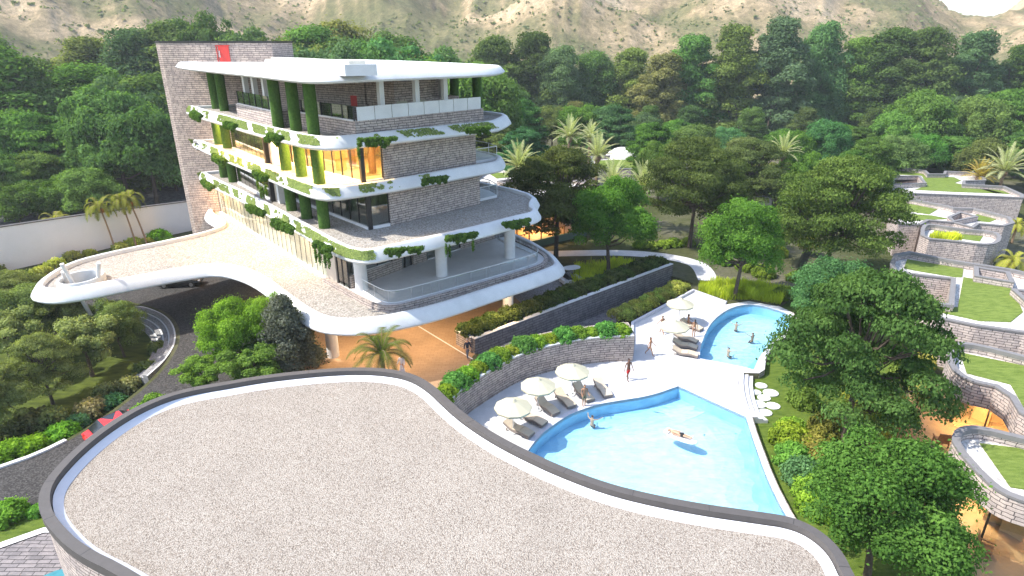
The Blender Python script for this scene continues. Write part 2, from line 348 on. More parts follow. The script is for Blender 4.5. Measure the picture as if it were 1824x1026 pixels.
def crown_clumps(kind, H, Rd, seed, k):
    r = random.Random(seed); c = []
    if kind == 'round':
        for i in range(k):
            th = r.random()*6.283; u = r.random(); ph = math.acos(1-1.55*u); q = (.45+.68*r.random())
            c.append((Rd*.76*q*math.sin(ph)*math.cos(th), Rd*.76*q*math.sin(ph)*math.sin(th), H*.56+H*.33*q*math.cos(ph), *(lambda g: (Rd*g, Rd*g, Rd*g*.72))(.19*(.5+1.0*r.random()))))
    elif kind == 'layered':
        for i in range(k):
            z = .34+.62*((i+.5)/k)**.8; prof = math.sin(math.pi*min(1, (z-.2)/.80))**.55; th = r.random()*6.283; q = math.sqrt(r.random())
            rr = Rd*.17*(.5+1.1*r.random()); c.append((Rd*.95*prof*q*math.cos(th), Rd*.95*prof*q*math.sin(th), H*z-.10*H*q+H*.02*r.uniform(-1,1), rr, rr, rr*.34))
    elif kind == 'tall':
        for i in range(k):
            z = .10+.88*(i+.5)/k; prof = (1-max(0, (z-.30)/.70)**2.0)**.55*(.7+.4*r.random()); th = i*2.4+r.random(); q = math.sqrt(r.random())
            rr = Rd*.22*(.5+1.0*r.random()); c.append((Rd*.85*prof*q*math.cos(th), Rd*.85*prof*q*math.sin(th), H*(z-.03)-H*.05*q*q, rr, rr, rr*.7))
    elif kind == 'cone':
        for i in range(k):
            z = .08+.9*(i+.5)/k; prof = (1-z)**.7; th = i*2.4+r.random(); q = .5+.5*r.random(); rr = Rd*.3*(.5+prof*.6); c.append((Rd*prof*q*math.cos(th), Rd*prof*q*math.sin(th), H*z, rr, rr, rr*.7))
    return c
def trunk_mb(H, Rd, clumps, seed, fork=.3, rt=None, limbs=9):
    r = random.Random(seed); b = MB(); rt = rt or H*.022; fx, fy = r.uniform(-.03,.03)*H, r.uniform(-.03,.03)*H
    top = Vector((fx, fy, H*fork)); b.tube([(0,0,-.3),(fx*.3,fy*.3,H*fork*.4),top,(fx*1.3,fy*1.3,H*.62)], [rt*1.35, rt, rt*.8, rt*.4], 8)
    for c in r.sample(clumps, min(limbs, len(clumps))):
        e = Vector(c[:3]); e.z -= c[5]*.3; s = top*(1-.0)+Vector((fx*.3, fy*.3, H*.3))*r.random()*.6; mid = (s+e)/2+Vector((0,0,-.04*H)); 
        b.tube([s, mid, e], [rt*.45, rt*.28, rt*.1], 5, False)
    return b
TREES = {}
def tree_proto(key, kind, H, Rd, seed, k, n, size, fork=.3, limbs=9, shell=.55):
    cl = crown_clumps(kind, H, Rd, seed, k); va, ti = leaf_arrays(cl, n, size, seed, shell); cm = leaf_mesh(key+'_crown', va, ti)
    b = trunk_mb(H, Rd, cl, seed, fork, limbs=limbs); me = bpy.data.meshes.new(key+'_trunk'); me.from_pydata(b.v, [], b.f); me.materials.append(M['bark']); me.update()
    TREES[key] = (cm, me, H, Rd)
def tree(key, x, y, z, H, Rd, col, name, label, group=None, rz=None, cat='tree'):
    cm, tm, H0, R0 = TREES[key]; e = thing(name, label, cat, (x, y, z), rng.random()*6.28 if rz is None else rz, group); e.scale = (Rd/R0, Rd/R0, H/H0)
    a = link('crown', cm, None, e); a.color = (*col, 1); link('trunk', tm, None, e); return e
DARK, MID, BRIGHT, OLIVE, BLUE, LIME, YEL = (.075,.125,.035), (.105,.175,.042), (.12,.22,.035), (.145,.18,.052), (.085,.15,.058), (.17,.27,.03), (.25,.27,.04)
# ================================================================ THE SETTING
GZ = -1.1; LZ = -.5
_p = np.random.default_rng(5).random((256,256))
def n2(x, y):
    xi, yi = math.floor(x), math.floor(y); fx, fy = x-xi, y-yi; fx = fx*fx*fx*(fx*(fx*6-15)+10); fy = fy*fy*fy*(fy*(fy*6-15)+10)
    a = _p[xi & 255, yi & 255]; b_ = _p[(xi+1) & 255, yi & 255]; c = _p[xi & 255, (yi+1) & 255]; d_ = _p[(xi+1) & 255, (yi+1) & 255]
    return (a*(1-fx)+b_*fx)*(1-fy)+(c*(1-fx)+d_*fx)*fy
b = MB(); b.face([(-900,-100,GZ-.02),(900,-100,GZ-.02),(900,1400,GZ-.02),(-900,1400,GZ-.02)]); struct(b.build('ground', M['ground']))
garden = chaikin(px([(0,835),(130,780),(240,702),(290,655),(318,605),(305,565),(262,546),(215,538)])+[(-46,54.6),(-52,53),(-72,44),(-72,18),(-45,22)], 2)
lane = [(-3.1,47.1),(17.8,65.8),(19.8,63.4),(9.9,53.6),(9.2,48.6),(6.5,48.9),(3.5,48.0),(1,46.8),(-1.2,45.4)]
pool1 = chaikin([(12.7,41.5),(12.7,41.5),(10.3,40.1),(7.7,39.4),(6.1,38.9),(4.1,37.7),(2.8,36.3),(1.7,34.9),(.6,32.5),(0,29),(2,26.5),(7,25),(12,24.4),(15.25,25.6),(15.25,25.6),(15.2,27.8),(15.3,29.9),(15.5,31.7),(16.1,35.6),(16.4,37.3),(16.4,37.3)], 2)
pool2 = chaikin([(15.6,46),(15.6,46),(16.2,48),(17,49.8),(18.3,52.5),(19.9,54.8),(21.8,56.7),(23.6,57.5),(24.9,57.1),(26,56.1),(26.7,55),(26.5,53.3),(24.7,51),(22.4,48.7),(20.8,46.5),(19.4,44.1),(19.4,44.1),(18.6,44.6)], 2)
right_edge = [(15.7,25),(15.65,27.8),(15.75,29.9),(15.95,31.7),(16.5,35.4),(16.85,37.3),(16.6,38.2),(17.0,40.4),(18.05,43.6),(19.6,43.5),(20.3,44.1),(21.2,46.2),(22.75,48.4),(25.05,50.7),(26.95,53.1),(27.3,55.3),(26.5,57.2)]
plat = [(-200,-20),(15,-20)]+right_edge+[(30,61),(34,70),(42,84),(60,110),(110,190),(110,330),(-260,330),(-260,-20)]
b = MB(); b.cap([ccw(plat), garden, lane, pool1, pool2], 0); b.walls(ccw(plat), GZ-.1, 0)
for h in (garden, lane): b.walls(ccw(h)[::-1], GZ-.1, 0)
struct(b.build('terrace_ground', M['ground']))
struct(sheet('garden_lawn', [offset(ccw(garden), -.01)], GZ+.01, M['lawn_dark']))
# sunken lane floor
struct(sheet('sunken_lane', [lane], GZ+.01, M['stone_paving']))
# lawn east of the pools
b = MB(); b.prism([(15.8,10)]+[(x+.01, y) for x, y in right_edge[1:]]+[(30,61),(38,58),(34,48),(27,41),(22.3,34),(21.5,28),(21,10)], GZ, LZ); struct(b.build('lawn', M['lawn']))
# asphalt drive loop, sheet over the terrace ground
drive = px([(60,1026)])+[(-24,24),(-20,30),(-16,35),(-12,37)]+px([(430,640),(390,600),(405,520),(440,502),(470,460)])+[(-36,72),(-50,68),(-70,60),(-95,48),(-95,38)]
gar_out = offset(ccw(garden), .35)
dr = [(-40,19)]+[(-16,16),(-17,33),(-15.5,40),(-19.5,46.5),(-22.5,53),(-23.5,58),(-27.5,63.5),(-34,68),(-42,70.5),(-58,62.5),(-78,52),(-95,44),(-95,16)]
b = MB(); b.cap([ccw(dr), offset(ccw(garden), .30)], .004); struct(b.build('driveway', M['asphalt']))
struct(sheet('forecourt_edge', [[(-23.4,57.8),(-27.4,63.3),(-34,67.9),(-33,72),(-26,70),(-20,58)]], .006, M['asphalt_pale']))
# kerb round the garden (a real step), split where the steps are
gl = offset(ccw(garden), .30); b = MB(); inner = ccw(garden)
for i in range(len(gl)):
    j = (i+1) % len(gl); q = gl[i]
    if not (-60 < q[0] < -29.3 and q[1] < 35.2): continue
    p4 = [gl[i], gl[j], inner[j], inner[i]]
    b.walls([gl[i], gl[j]], 0, .12, False); b.walls([inner[j], inner[i]], -.2, .12, False); b.face([(*p4[0],.12),(*p4[1],.12),(*p4[2],.12),(*p4[3],.12)][::1])
struct(b.build('kerb', M['concrete']))
# curved steps down into the garden
arc = chaikin(px([(262,670),(296,640),(316,603),(303,566),(262,547),(235,545)]), 3, False)
cxy = (-40, 47)
st = thing('garden_steps', 'curved flight of pale concrete steps leading down from the drive into the sunken garden', 'steps')
for k in range(4):
    def sh(p, dd):
        v = Vector((cxy[0]-p[0], cxy[1]-p[1])).normalized()*dd; return (p[0]+v.x, p[1]+v.y)
    o_ = [sh(p, -.05+.5*k) for p in arc]; i_ = [sh(p, -.05+.5*(k+1)) for p in arc]; z1 = .02-.25*k
    bb = MB(); bb.prism(o_+i_[::-1], GZ, z1); s_ = bb.build('step', M['asphalt_pale'], st)
    nb = MB(); m_ = [sh(p, -.05+.5*k+.13) for p in arc]; [nb.face([(*o_[i], z1+.006), (*o_[i+1], z1+.006), (*m_[i+1], z1+.006), (*m_[i], z1+.006)]) for i in range(len(o_)-1)]; nb.build('nosing', M['white'], s_)
# orange court
court = [(-22.5,53.2),(-19.4,46.6),(-14,40.2),(-12,36),(-4,34.5),(-4.2,40),(-3.3,46.4),(-2.3,48.5),(3,53),(0,60),(-8,62),(-14,60),(-20,58)]
struct(sheet('court_paving', [court], .008, M['pavers']))
b = MB(); b.box((-6.3,49.5,.016),(.12,9.5,.008),R(40)); struct(b.build('court_joint', M['concrete']))
# service yard by the golf cart
struct(sheet('service_road', [[(0,54),(3.1,53.0),(16.2,65.2),(13,70),(4,66),(-3,60)]], .004, M['asphalt_pale']))
struct(sheet('footpath', [ribbon(chaikin(px([(940,452),(985,452),(1032,451),(1087,450),(1141,452),(1190,457),(1235,467),(1252,478),(1262,500)]), 2, False), 2.2)], .012, M['deck']))
# pool deck sheet with the two pools as holes
wall_line = chaikin([(9.9,45.7),(7.7,45.6),(5.3,45.0),(2.8,43.9),(.5,42.5),(-1.7,40.0),(-4.0,36.8),(-5.0,33.5)], 2, False)
deck = [(19.1,60.8),(11.2,52.7),(9.9,45.7)]+wall_line[1:]+[(-4,25),(15.6,24)]+[(x-.02, y) for x, y in right_edge[:-1]]+[(26.6,56.9),(24,58.3),(21.4,57.4)]
b = MB(); b.cap([ccw(deck), pool1, pool2], .02); struct(b.build('pool_deck', M['deck']))
for nm, pl in (('large', pool1), ('small', pool2)):
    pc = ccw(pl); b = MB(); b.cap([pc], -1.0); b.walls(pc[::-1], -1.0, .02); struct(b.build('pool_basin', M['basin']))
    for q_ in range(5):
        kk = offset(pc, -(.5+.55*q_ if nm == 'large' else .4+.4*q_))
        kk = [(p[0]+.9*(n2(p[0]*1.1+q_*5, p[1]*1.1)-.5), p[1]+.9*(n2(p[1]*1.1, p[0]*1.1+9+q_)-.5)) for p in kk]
        struct(sheet('pool_floor_mosaic', [ccw(kk)], -.99+.006*q_, M['basin%d' % q_]))  # nested sheets paint the sky's whitening of the water onto the floor
    struct(sheet('water', [offset(pc, .02)], -.05, M['water']))
    b = MB(); oo = offset(pc, .36); b.cap([oo, pc], .035); b.walls(oo, 0, .035); b.walls(pc[::-1], -.2, .035); struct(b.build('pool_coping', M['tile']))
# outer walls of the pools above the lawn
b = MB(); b.walls([(x+.02, y) for x, y in right_edge[8:]], GZ-.1, .03, False); b.walls([(x+.02, y) for x, y in right_edge[:6]], GZ-.1, .03, False)
tag(b.build('pool_retaining_wall', M['stone']), 'low stone wall holding up the pools above the lawn', 'retaining wall')
# steps from the deck down to the lawn
st = thing('deck_steps', 'white steps from the pool deck down to the lawn by the stepping stones', 'steps')
e0 = [(16.85,37.3),(16.6,38.2),(16.75,39.2),(17.0,40.4),(17.45,42),(18.05,43.6)]
for k in range(3):
    bb = MB(); i_ = [(x+.38*k+.012, y) for x, y in e0]; o_ = [(x+.38*(k+1)+.012, y) for x, y in e0]; bb.prism(i_+o_[::-1], GZ, .02-.13*k); bb.build('step', M['deck'], st)
# round stepping stones on the lawn
stones = [(1356,686,.46),(1347,698,.38),(1373,699,.58),(1361,708,.48),(1350,719,.60),(1377,722,.52),(1345,732,.28),(1363,734,.50),(1353,744,.42)]
sl_ = ['at the far end','left one in the second pair','the largest, on the right','in the middle of the path','big one on the left','on the far right edge','smallest one, by the steps','right of the smallest one','nearest the camera']
for (x, y, r_), w_ in zip(stones, sl_):
    X, Y = P(x, y, LZ+.09); bb = MB(); n = 28; rg = [[(X+r_*s*math.cos(t*2*math.pi/n), Y+r_*s*.93*math.sin(t*2*math.pi/n), z) for t in range(n)] for s, z in ((.98, LZ), (1, LZ+.07), (.97, LZ+.09))]
    bb.loft(rg); bb.face(rg[-1]); tag(bb.build('stepping_stone', M['white']), 'round white stepping stone on the lawn, '+w_, 'stepping stone', 'stepping stones beside the deck steps')

# ---------------------------------------------------------------- retaining and planter walls
def ribwall(name, line, z0, z1, th, m, label, cat, copm=None, group=None):
    e = thing(name, label, cat, group=group); rb = ribbon(line, th); bb = MB(); bb.prism(rb, z0, z1); bb.build('wall', m, e)
    if copm: rc = ribbon(line, th+.03); bb = MB(); bb.prism(rc, z1+.002, z1+.06); bb.build('coping', copm, e)
    return e
ribwall('curved_planter_wall', [(x, y) for x, y in wall_line], 0, 2.3, .4, M['stone'], 'curved stone wall behind the parasols of the large pool with shrubs along its top', 'stone wall', M['white'])
back = [(9.6,48.3)]+[(x*.985-.6, y+2.0) for x, y in wall_line[2:]]
b = MB(); strip = ccw(wall_line+back[::-1]); b.prism(strip, -.2, 2.1); struct(b.build('planter_soil', M['soil']))
b = MB(); b.prism(ribbon(back, .3), GZ, 2.25); b.prism(ribbon([(9.9,45.9),(9.75,48.3)], .3), 0, 2.25); tag(b.build('planter_back_wall', M['stone']), 'stone back wall of the curved planter facing the sunken lane', 'stone wall')
RW = [(-3.25,47.0),(17.9,65.9)]
rl = [(RW[0][0]+(RW[1][0]-RW[0][0])*t/6, RW[0][1]+(RW[1][1]-RW[0][1])*t/6) for t in range(7)]
ribwall('lane_retaining_wall', rl, GZ, 1.35, .4, M['stone_paving'], 'long straight grey stone retaining wall above the sunken lane', 'stone wall', M['concrete'])
rn = (-.664, .748)
ribwall('planter_end_wall', [(-3.35,47.2),(-4.7,48.7)], 0, 1.35, .4, M['stone'], 'short stone end wall of the dark hedge planter beside the court', 'stone wall', M['concrete'])
b = MB(); b.prism([(-3.3,47.3),(17.6,66.0),(16.2,67.3),(-4.6,48.8)], -.1, 1.2); struct(b.build('planter_soil', M['soil']))
# low kerb wall along the deck's hedge side
ribwall('deck_kerb', [(9.95,45.9),(11.2,52.7),(19.1,60.9),(21.5,57.6)], -.05, .28, .22, M['tile'], 'low pale kerb along the hedge side of the pool deck', 'kerb')
b = MB(); b.prism([(10.0,52.9),(11.0,53.1),(19.0,61.1),(17.9,62.6)], -.1, .12); struct(b.build('hedge_soil', M['soil']))

# ---------------------------------------------------------------- white boundary wall on the left
wl = [(-86,38),(-70,53),(-58.5,66.8),(-51.3,76.2),(-44.2,84.5),(-34,94)]
e = thing('boundary_wall', 'tall white rendered boundary wall between the drive and the forest', 'wall')
rb = ribbon(wl, .4); hs_ = [5.2,5.2,5.1,4.6,4.0,3.7]; bb = MB(); z_ = hs_+hs_[::-1]; bb.walls(ccw(rb) if area(rb) > 0 else rb[::-1], GZ, (z_ if area(rb) > 0 else z_[::-1]))
n = len(wl)
for i in range(n-1):
    a, b2, c_, d_ = rb[i], rb[i+1], rb[2*n-2-i], rb[2*n-1-i]; bb.face([(*a,hs_[i]),(*b2,hs_[i+1]),(*c_,hs_[i+1]),(*d_,hs_[i])])
bb.build('wall', M['white_wall'], e); rc = ribbon(wl, .56); bb = MB()
for i in range(n-1):
    a, b2, c_, d_ = rc[i], rc[i+1], rc[2*n-2-i], rc[2*n-1-i]
    t = [(*a,hs_[i]+.12),(*b2,hs_[i+1]+.12),(*c_,hs_[i+1]+.12),(*d_,hs_[i]+.12)]; u_ = [(q[0],q[1],q[2]-.11) for q in t]
    bb.face(t); bb.face(u_[::-1]); bb.face([u_[0],u_[1],t[1],t[0]]); bb.face([u_[3],u_[2],t[2],t[3]])
bb.build('coping', M['coping'], e)
for t in (.12,.3,.47,.63,.8):    # faint movement joints
    pass
struct(sheet('rocky_ground', [[(-100,70),(-64,74),(-50,90),(-34,100),(-30,130),(-70,135),(-110,110)]], .03, M['rock']))
struct(sheet('verge_path', [ribbon([(-90,40),(-68,52),(-56,63.5),(-48.5,73.5),(-41,81)], 1.4)], .02, M['concrete']))
struct(sheet('verge_lawn', [[(-90,45),(-70,56),(-57.5,66.2),(-50.6,75.6),(-47,79),(-41,72.5),(-58,64.5),(-78,54)]], .012, M['lawn']))

# ---------------------------------------------------------------- hills
def hill_h(az_, r_):
    def ns(x, y, s, o_): return n2(x*s+o_, y*s-o_)
    x, y = r_*math.sin(az_), r_*math.cos(az_); q = math.degrees(az_)
    t = max(0, min(1, (r_-230)/420)); t = t*t*(3-2*t)
    ridge = 150+30*math.sin(q*.17+1)+22*math.sin(q*.41)
    ridge *= 1-.725*math.exp(-((q-34.2)/5.6)**2); 
    ridge *= 1-.38*max(0, min(1, (q-33)/5))
    warp = n2(x*.004, y*.004)*1.6
    rid = 0; amp = 1; s = .0065
    for k in range(6):
        v = 1-abs(n2(x*s+warp+k*9.1, y*s-warp)*2-1); rid += amp*(v*v); amp *= .5; s *= 2.02
    gul = 1-abs(n2(q*.28+warp*1.5, r_*.0012)*2-1); gul2 = 1-abs(n2(q*.9+warp*2, r_*.003+4)*2-1)
    return GZ-.5+t*ridge*(.46+.44*rid/1.6+.12*gul+.04*gul2)+ (rid-.8)*5*min(1, t*5)
NA, NR = 520, 190; vv = []; ff = []
for i in range(NR):
    r_ = 215+(i/(NR-1))**1.25*760
    for j in range(NA):
        a_ = R(-58+116*j/(NA-1)); vv.append((r_*math.sin(a_), r_*math.cos(a_), hill_h(a_, r_)))
for i in range(NR-1):
    for j in range(NA-1): k = i*NA+j; ff.append((k, k+1, k+NA+1, k+NA))
me = bpy.data.meshes.new('hills'); me.from_pydata(vv, [], ff); me.polygons.foreach_set('use_smooth', [True]*len(ff)); me.update(); struct(link('hills', me, M['hill']))

# scrub on the hillsides: uncountable
_r = np.random.default_rng(11); V_ = []; T_ = []
for _ in range(34000):
    a_ = R(_r.uniform(-50, 50)); r_ = 260+620*_r.random()**.8
    x, y = r_*math.sin(a_), r_*math.cos(a_)
    if n2(x*.012+3, y*.012)+.5*n2(x*.05, y*.05+7) < .62: continue
    z = hill_h(a_, r_); s = .35+.9*_r.random()**3
    for k in range(3):
        c = Vector((x+_r.normal()*s*.5, y+_r.normal()*s*.5, z+s*.45)); a1 = Vector(_r.normal(size=3)).normalized(); a2 = a1.orthogonal().normalized()
        V_ += [c-a1*s, c+a2*s*.7, c+a1*s, c-a2*s*.7]; T_.append(.2+.6*_r.random())
o = link('hill_scrub', leaf_mesh('hill_scrub', np.array([tuple(v) for v in V_]), np.array(T_))); o.color = (.13,.155,.07,1); tag(o, 'dark low scrub dotted over the dry hillsides', 'scrub', kind='stuff')
# ================================================================ FOREGROUND BUILDING
rf = chaikin(px([(215,1026),(130,985),(85,940),(66,905),(72,865),(110,820),(155,780),(205,745),(250,720),(300,700),(350,688),(400,680),(450,671),(520,662),(600,655),(660,654),(710,659),(745,669),(775,688),(800,712),(830,738),(870,765),(905,785),(945,805),(1000,830),(1080,860),(1160,880),(1250,897),(1350,911),(1400,918),(1440,932),(1475,955),(1503,985),(1522,1026)], 5.5)+[(13.0,15),(10,11.5),(0,10.0),(-9.5,15.0)], 2)
rf = ccw(rf)
fb = thing('annex_building', 'low curved stone building in the foreground with a big pale gravel roof', 'building')
b = MB(); wi = offset(rf, -.08); b.walls(wi, GZ, 5.2); b.build('wall', M['stone_light'], fb)
ins = offset(rf, -.42); b = MB(); b.walls(rf, 5.05, 5.5); b.cap([rf, ins], 5.5); b.walls(ins[::-1], 5.15, 5.5); b.cap([rf, ins], 5.05, False); b.build('coping', M['coping'], fb)
b = MB(); acc = 0
for i in range(len(rf)):
    acc += math.dist(rf[i-1], rf[i])
    if acc > 3.0: acc = 0; a_, c_ = Vector(rf[i]), Vector(ins[i]); mid = (a_+c_)/2; dv_ = c_-a_; b.box((mid.x, mid.y, 5.5), (dv_.length, .018, .006), math.atan2(dv_.y, dv_.x))
b.build('coping_joints', M['frame'], fb)
i2 = offset(ins, -.04); i3 = offset(ins, -.42); b = MB(); b.loft([[(*p, 4.95) for p in i3], [(*p, 5.2) for p in i2]][::1]); b.build('flashing', M['flash'], fb)
b = MB(); b.cap([offset(ins, .05)], 4.96); b.build('gravel_roof', M['gravel'], fb)
# bottom-left: verge, kerb and stone paving
struct(sheet('corner_lawn', [px([(-150,905),(-20,905),(46,911),(62,900),(90,925),(90,943),(78,941),(0,968),(-150,1018)])], .012, M['lawn']))
struct(sheet('corner_kerb', [px([(-150,1018),(0,968),(78,941),(100,941),(100,950),(78,950),(0,978),(-150,1030)])], .06, M['white']))
struct(sheet('stone_terrace', [px([(-150,1031),(0,979),(78,951),(130,951),(300,1026),(300,1200),(-150,1200)])], .02, M['stone_paving']))
struct(sheet('corner_pond', [px([(78,1026),(100,1017),(130,1010),(200,1100),(40,1100)])], .03, M['teal']))

# ================================================================ HOTEL
Z2, Z3, Z4, ZR, ZC = 10.1, 13.8, 17.65, 22.4, 5.0
ht = thing('hotel_building', 'five storey hotel with white curved floor slabs, a stone tower and a wide canopy', 'building')
def slab(name, outline, zf, m_top, zb, ztop, m_edge=M['white'], hole=None, wide=.55, parent=ht):
    """outline = widest contour, at the foot of the sloping white edge"""
    c0 = ccw(outline); b = MB(); H_ = ztop-zb
    prof = [(-.75, zb-.10), (-.22, zb-.06), (-.04, zb+.05*H_), (0, zb+.16*H_), (-.07, zb+.34*H_), (-wide*.72, zb+.90*H_), (-wide*.9, zb+.98*H_), (-wide, ztop), (-wide-.22, ztop), (-wide-.28, ztop-.05), (-wide-.3, zf)]
    rings = [[(*p, z) for p in offset(c0, d_)] for d_, z in prof]
    b.loft(rings[::1]); hl = [hole] if hole else []
    b.cap([offset(c0, -.75)]+hl, zb-.10, False)
    s_ = b.build(name, m_edge, parent, smooth=True)
    t = MB(); t.cap([offset(c0, -wide-.26)]+hl, zf+.003); t.build('gravel' if m_top is M['gravel_roof'] else 'deck', m_top, s_)
    return s_, c0
# canopy with the round opening
cant = px([(44,533),(84,545),(145,538),(241,518),(338,499),(385,493),(422,500),(459,517),(495,548),(543,584),(580,598),(640,601),(712,590),(793,570),(890,536),(962,512),(1000,497),(1008,488),(1002,478)], 4.3)
cant += [L(-3.5,18),L(3,19.5),L(12,18),L(32,16),(-24,86),(-36,78)]+px([(372,366),(362,374),(363,384),(385,396),(386,404),(345,417),(170,452),(98,474)], 5.2)
hole = []
for k in range(28):
    t = 2*math.pi*k/28; cx_, cy_ = P(146,500,5.2); hole.append((cx_+1.45*math.cos(t), cy_+1.75*math.sin(t)))
can, canc = slab('canopy', chaikin(cant, 2), ZC, M['gravel_roof'], 4.3, 5.38, hole=hole, wide=.75)
b = MB(); rg = lambda s, z: [(cx_+(p[0]-cx_)*s, cy_+(p[1]-cy_)*s, z) for p in hole]
b.loft([rg(1.0,4.2), rg(1.0,5.55), rg(1.03,5.6), rg(1.13,5.6), rg(1.16,5.5), rg(1.17,5.0)]); b.build('oculus_ring', M['white'], can, smooth=True)
for (bx, by, bz), (tx, ty, tz) in ((((*P(190,612,-1.1), -1.1)), (*P(110,470,7.2), 7.2)), ((*P(173,600,-1.1), -1.1), (*P(176,468,7.0), 7.0)), ((*P(150,590,-1.1), -1.1), (*P(112,484,6.3), 6.3))):
    b = MB(); b.tube([(bx,by,bz),(tx,ty,tz)], .17, 12); b.build('column', M['concrete'], can)
# slabs of the upper floors
o4 = px([(349,318),(377,336),(442,367),(524,415),(580,449),(608,464),(635,471),(660,472),(700,463),(769,447),(865,424),(926,406),(955,400),(967,391),(955,383)], 9.45)+[L(-1,18.3),L(4,18.5),L(31,14),L(33,4),L(32.6,-4.2)]
s4, c4 = slab('floor_slab', chaikin(o4, 1), Z2, M['gravel_roof'], 9.45, 10.42)
o3 = px([(337,260),(377,279),(401,290),(442,307),(480,325),(541,351),(574,359),(600,358),(629,354),(688,345),(745,335),(841,316),(894,307),(901,300)], 13.15)+[L(2.5,16.5),L(6,16.6),L(31,14),L(33,4),L(32,-4.4)]
s3, c3 = slab('floor_slab', chaikin(o3, 1), Z3, M['room_floor'] if 0 else M['gravel_roof'], 13.15, 14.1)
o2 = px([(325.6,201),(353,212),(401,226),(447,241),(502,255),(545,266),(592,269),(630,265),(703,256),(765,249),(824,242),(885,236),(902,229)], 17.0)+[L(2.5,17.5),L(6,17.6),L(30,14),L(32,4),L(30,-4)]
s2, c2 = slab('floor_slab', chaikin(o2, 1), Z4, M['gravel_roof'], 17.0, 17.95)
orf = px([(309,121),(327,126),(388,133),(447,139.5),(524,149.5),(560,151.5),(605,150),(690,146),(769,142.5),(850,139),(885,136.8)], 21.75)
orf += px([(901,132)], 21.75)+[L(3.5,17.0),L(22,17),L(33,14),L(34,4)]
sr, cr = slab('roof', chaikin(orf, 1), ZR-.02, M['white'], 21.85, 22.45)
# penthouse skylight box on the roof
sb = px([(473,119),(615,131.5),(672,130.5)], 22.45); X3 = (sb[2][0]+U[0]*13, sb[2][1]+U[1]*13); sbl = [sb[0], sb[1], sb[2], X3]
b = MB(); b.walls(ccw(sbl), 22.3, 23.05); b.cap([ccw(sbl)], 23.05); skl = b.build('skylight_box', M['white'], sr)
b = MB(); b.cap([offset(ccw(sbl), -.5)], 23.25); b.walls(offset(ccw(sbl), -.5), 23.05, 23.25); b.build('skylight_glass', M['curtain'], skl)  # flat pale colour stands in for hills mirrored in the skylight
b = MB(); a0, a1 = Vector(sb[0]), Vector(sb[1])
for k in range(1, 9):
    q = a0.lerp(a1, k/9); nrm = Vector((a1.y-a0.y, -(a1.x-a0.x))).normalized(); b.box((q.x+nrm.x*.01, q.y+nrm.y*.01, 22.7), (.04,.04,.68))
b.build('panel_joints', M['flash'], skl)
# tower
tw = [(-40.3,77.0),(-40.55,76.3),(-40.3,75.7),(-39.6,75.3),(-38,74.95),(-36,74.6),(-34.4,74.3),(-26.6,73.9),(-26.6,81),(-33,84),(-39,81)]
b = MB(); b.walls(ccw(tw), -.5, 24.5); b.cap([ccw(tw)], 24.5); tow = b.build('tower', M['stone_tower'], ht)
b = MB(); o_ = offset(ccw(tw), .06); b.walls(o_, 24.35, 24.56); b.cap([o_], 24.56); b.cap([o_], 24.35, False); b.build('coping', M['frame'], tow)
dx0 = -32.85; dy = 74.2; dr_ = MB(); dr_.box((dx0+.75, dy-.02, 22.95), (1.15,.10,2.2), R(-3)); dd = dr_.build('door', M['red_door'], tow)
b = MB(); b.box((dx0+.32, dy-.13, 23.2), (.09,.08,.7), R(-3)); b.box((dx0+.32, dy-.16, 23.0), (.2,.07,.07), R(-3)); b.build('handle', M['steel'], dd)
b = MB(); b.box((dx0+.0, dy+.0, 22.95), (.07,.13,2.3), R(-3)); b.box((dx0+1.36, dy-.08, 22.95), (.07,.13,2.3), R(-3)); b.box((dx0+.75, dy-.03, 24.09), (1.56,.13,.07), R(-3)); b.build('frame', M['red_door'], dd)
# core walls (stone) and glass of each floor
def glazing(a0, b0, a1, b1, z0, z1, n, m=M['glass'], parent=ht, sill=.25, th=.07, dp=.12):
    p, q = Vector(L(a0, b0)), Vector(L(a1, b1)); dvec = q-p; ang = math.atan2(dvec.y, dvec.x); ln = dvec.length; mid = (p+q)/2
    e = MB(); e.box((mid.x, mid.y, (z0+z1)/2+sill/2), (ln, .03, z1-z0-sill)); w_ = e.build('window', m, parent)
    f = MB()
    for k in range(n+1):
        t = p.lerp(q, k/n); f.box((t.x, t.y, (z0+z1)/2), (th, dp, z1-z0), ang)
    f.build('frame', M['frame'], w_)
    # the glass pane follows the wall's angle
    w_.data.clear_geometry(); e = bmesh.new(); nrm = Vector((-dvec.y, dvec.x)).normalized()*.015
    vs_ = [e.verts.new((p.x+s*nrm.x+t*dvec.x, p.y+s*nrm.y+t*dvec.y, z)) for s in (-1,1) for t, z in ((0,z0+sill),(1,z0+sill),(1,z1),(0,z1))]
    for f_ in ((0,1,2,3),(7,6,5,4),(0,4,5,1),(1,5,6,2),(2,6,7,3),(3,7,4,0)): e.faces.new([vs_[i] for i in f_])
    e.to_mesh(w_.data); e.free()
    if sill:
        s_ = MB(); s_.box((mid.x, mid.y, z0+sill/2), (ln, .3, sill), ang); s_.build('sill', M['concrete'], w_)
    return w_
def wall(pts, z0, z1, m=M['stone'], th=.3, name='wall', parent=ht):
    b = MB(); b.prism(ribbon([L(*p) for p in pts], th), z0, z1); return b.build(name, m, parent)
def column(a, b_, z0, z1, r_, m, parent=ht, n=20):
    b = MB(); x, y = L(a, b_); b.tube([(x,y,z0),(x,y,z1)], r_, n, True); return b.build('column', m, parent, smooth=True)
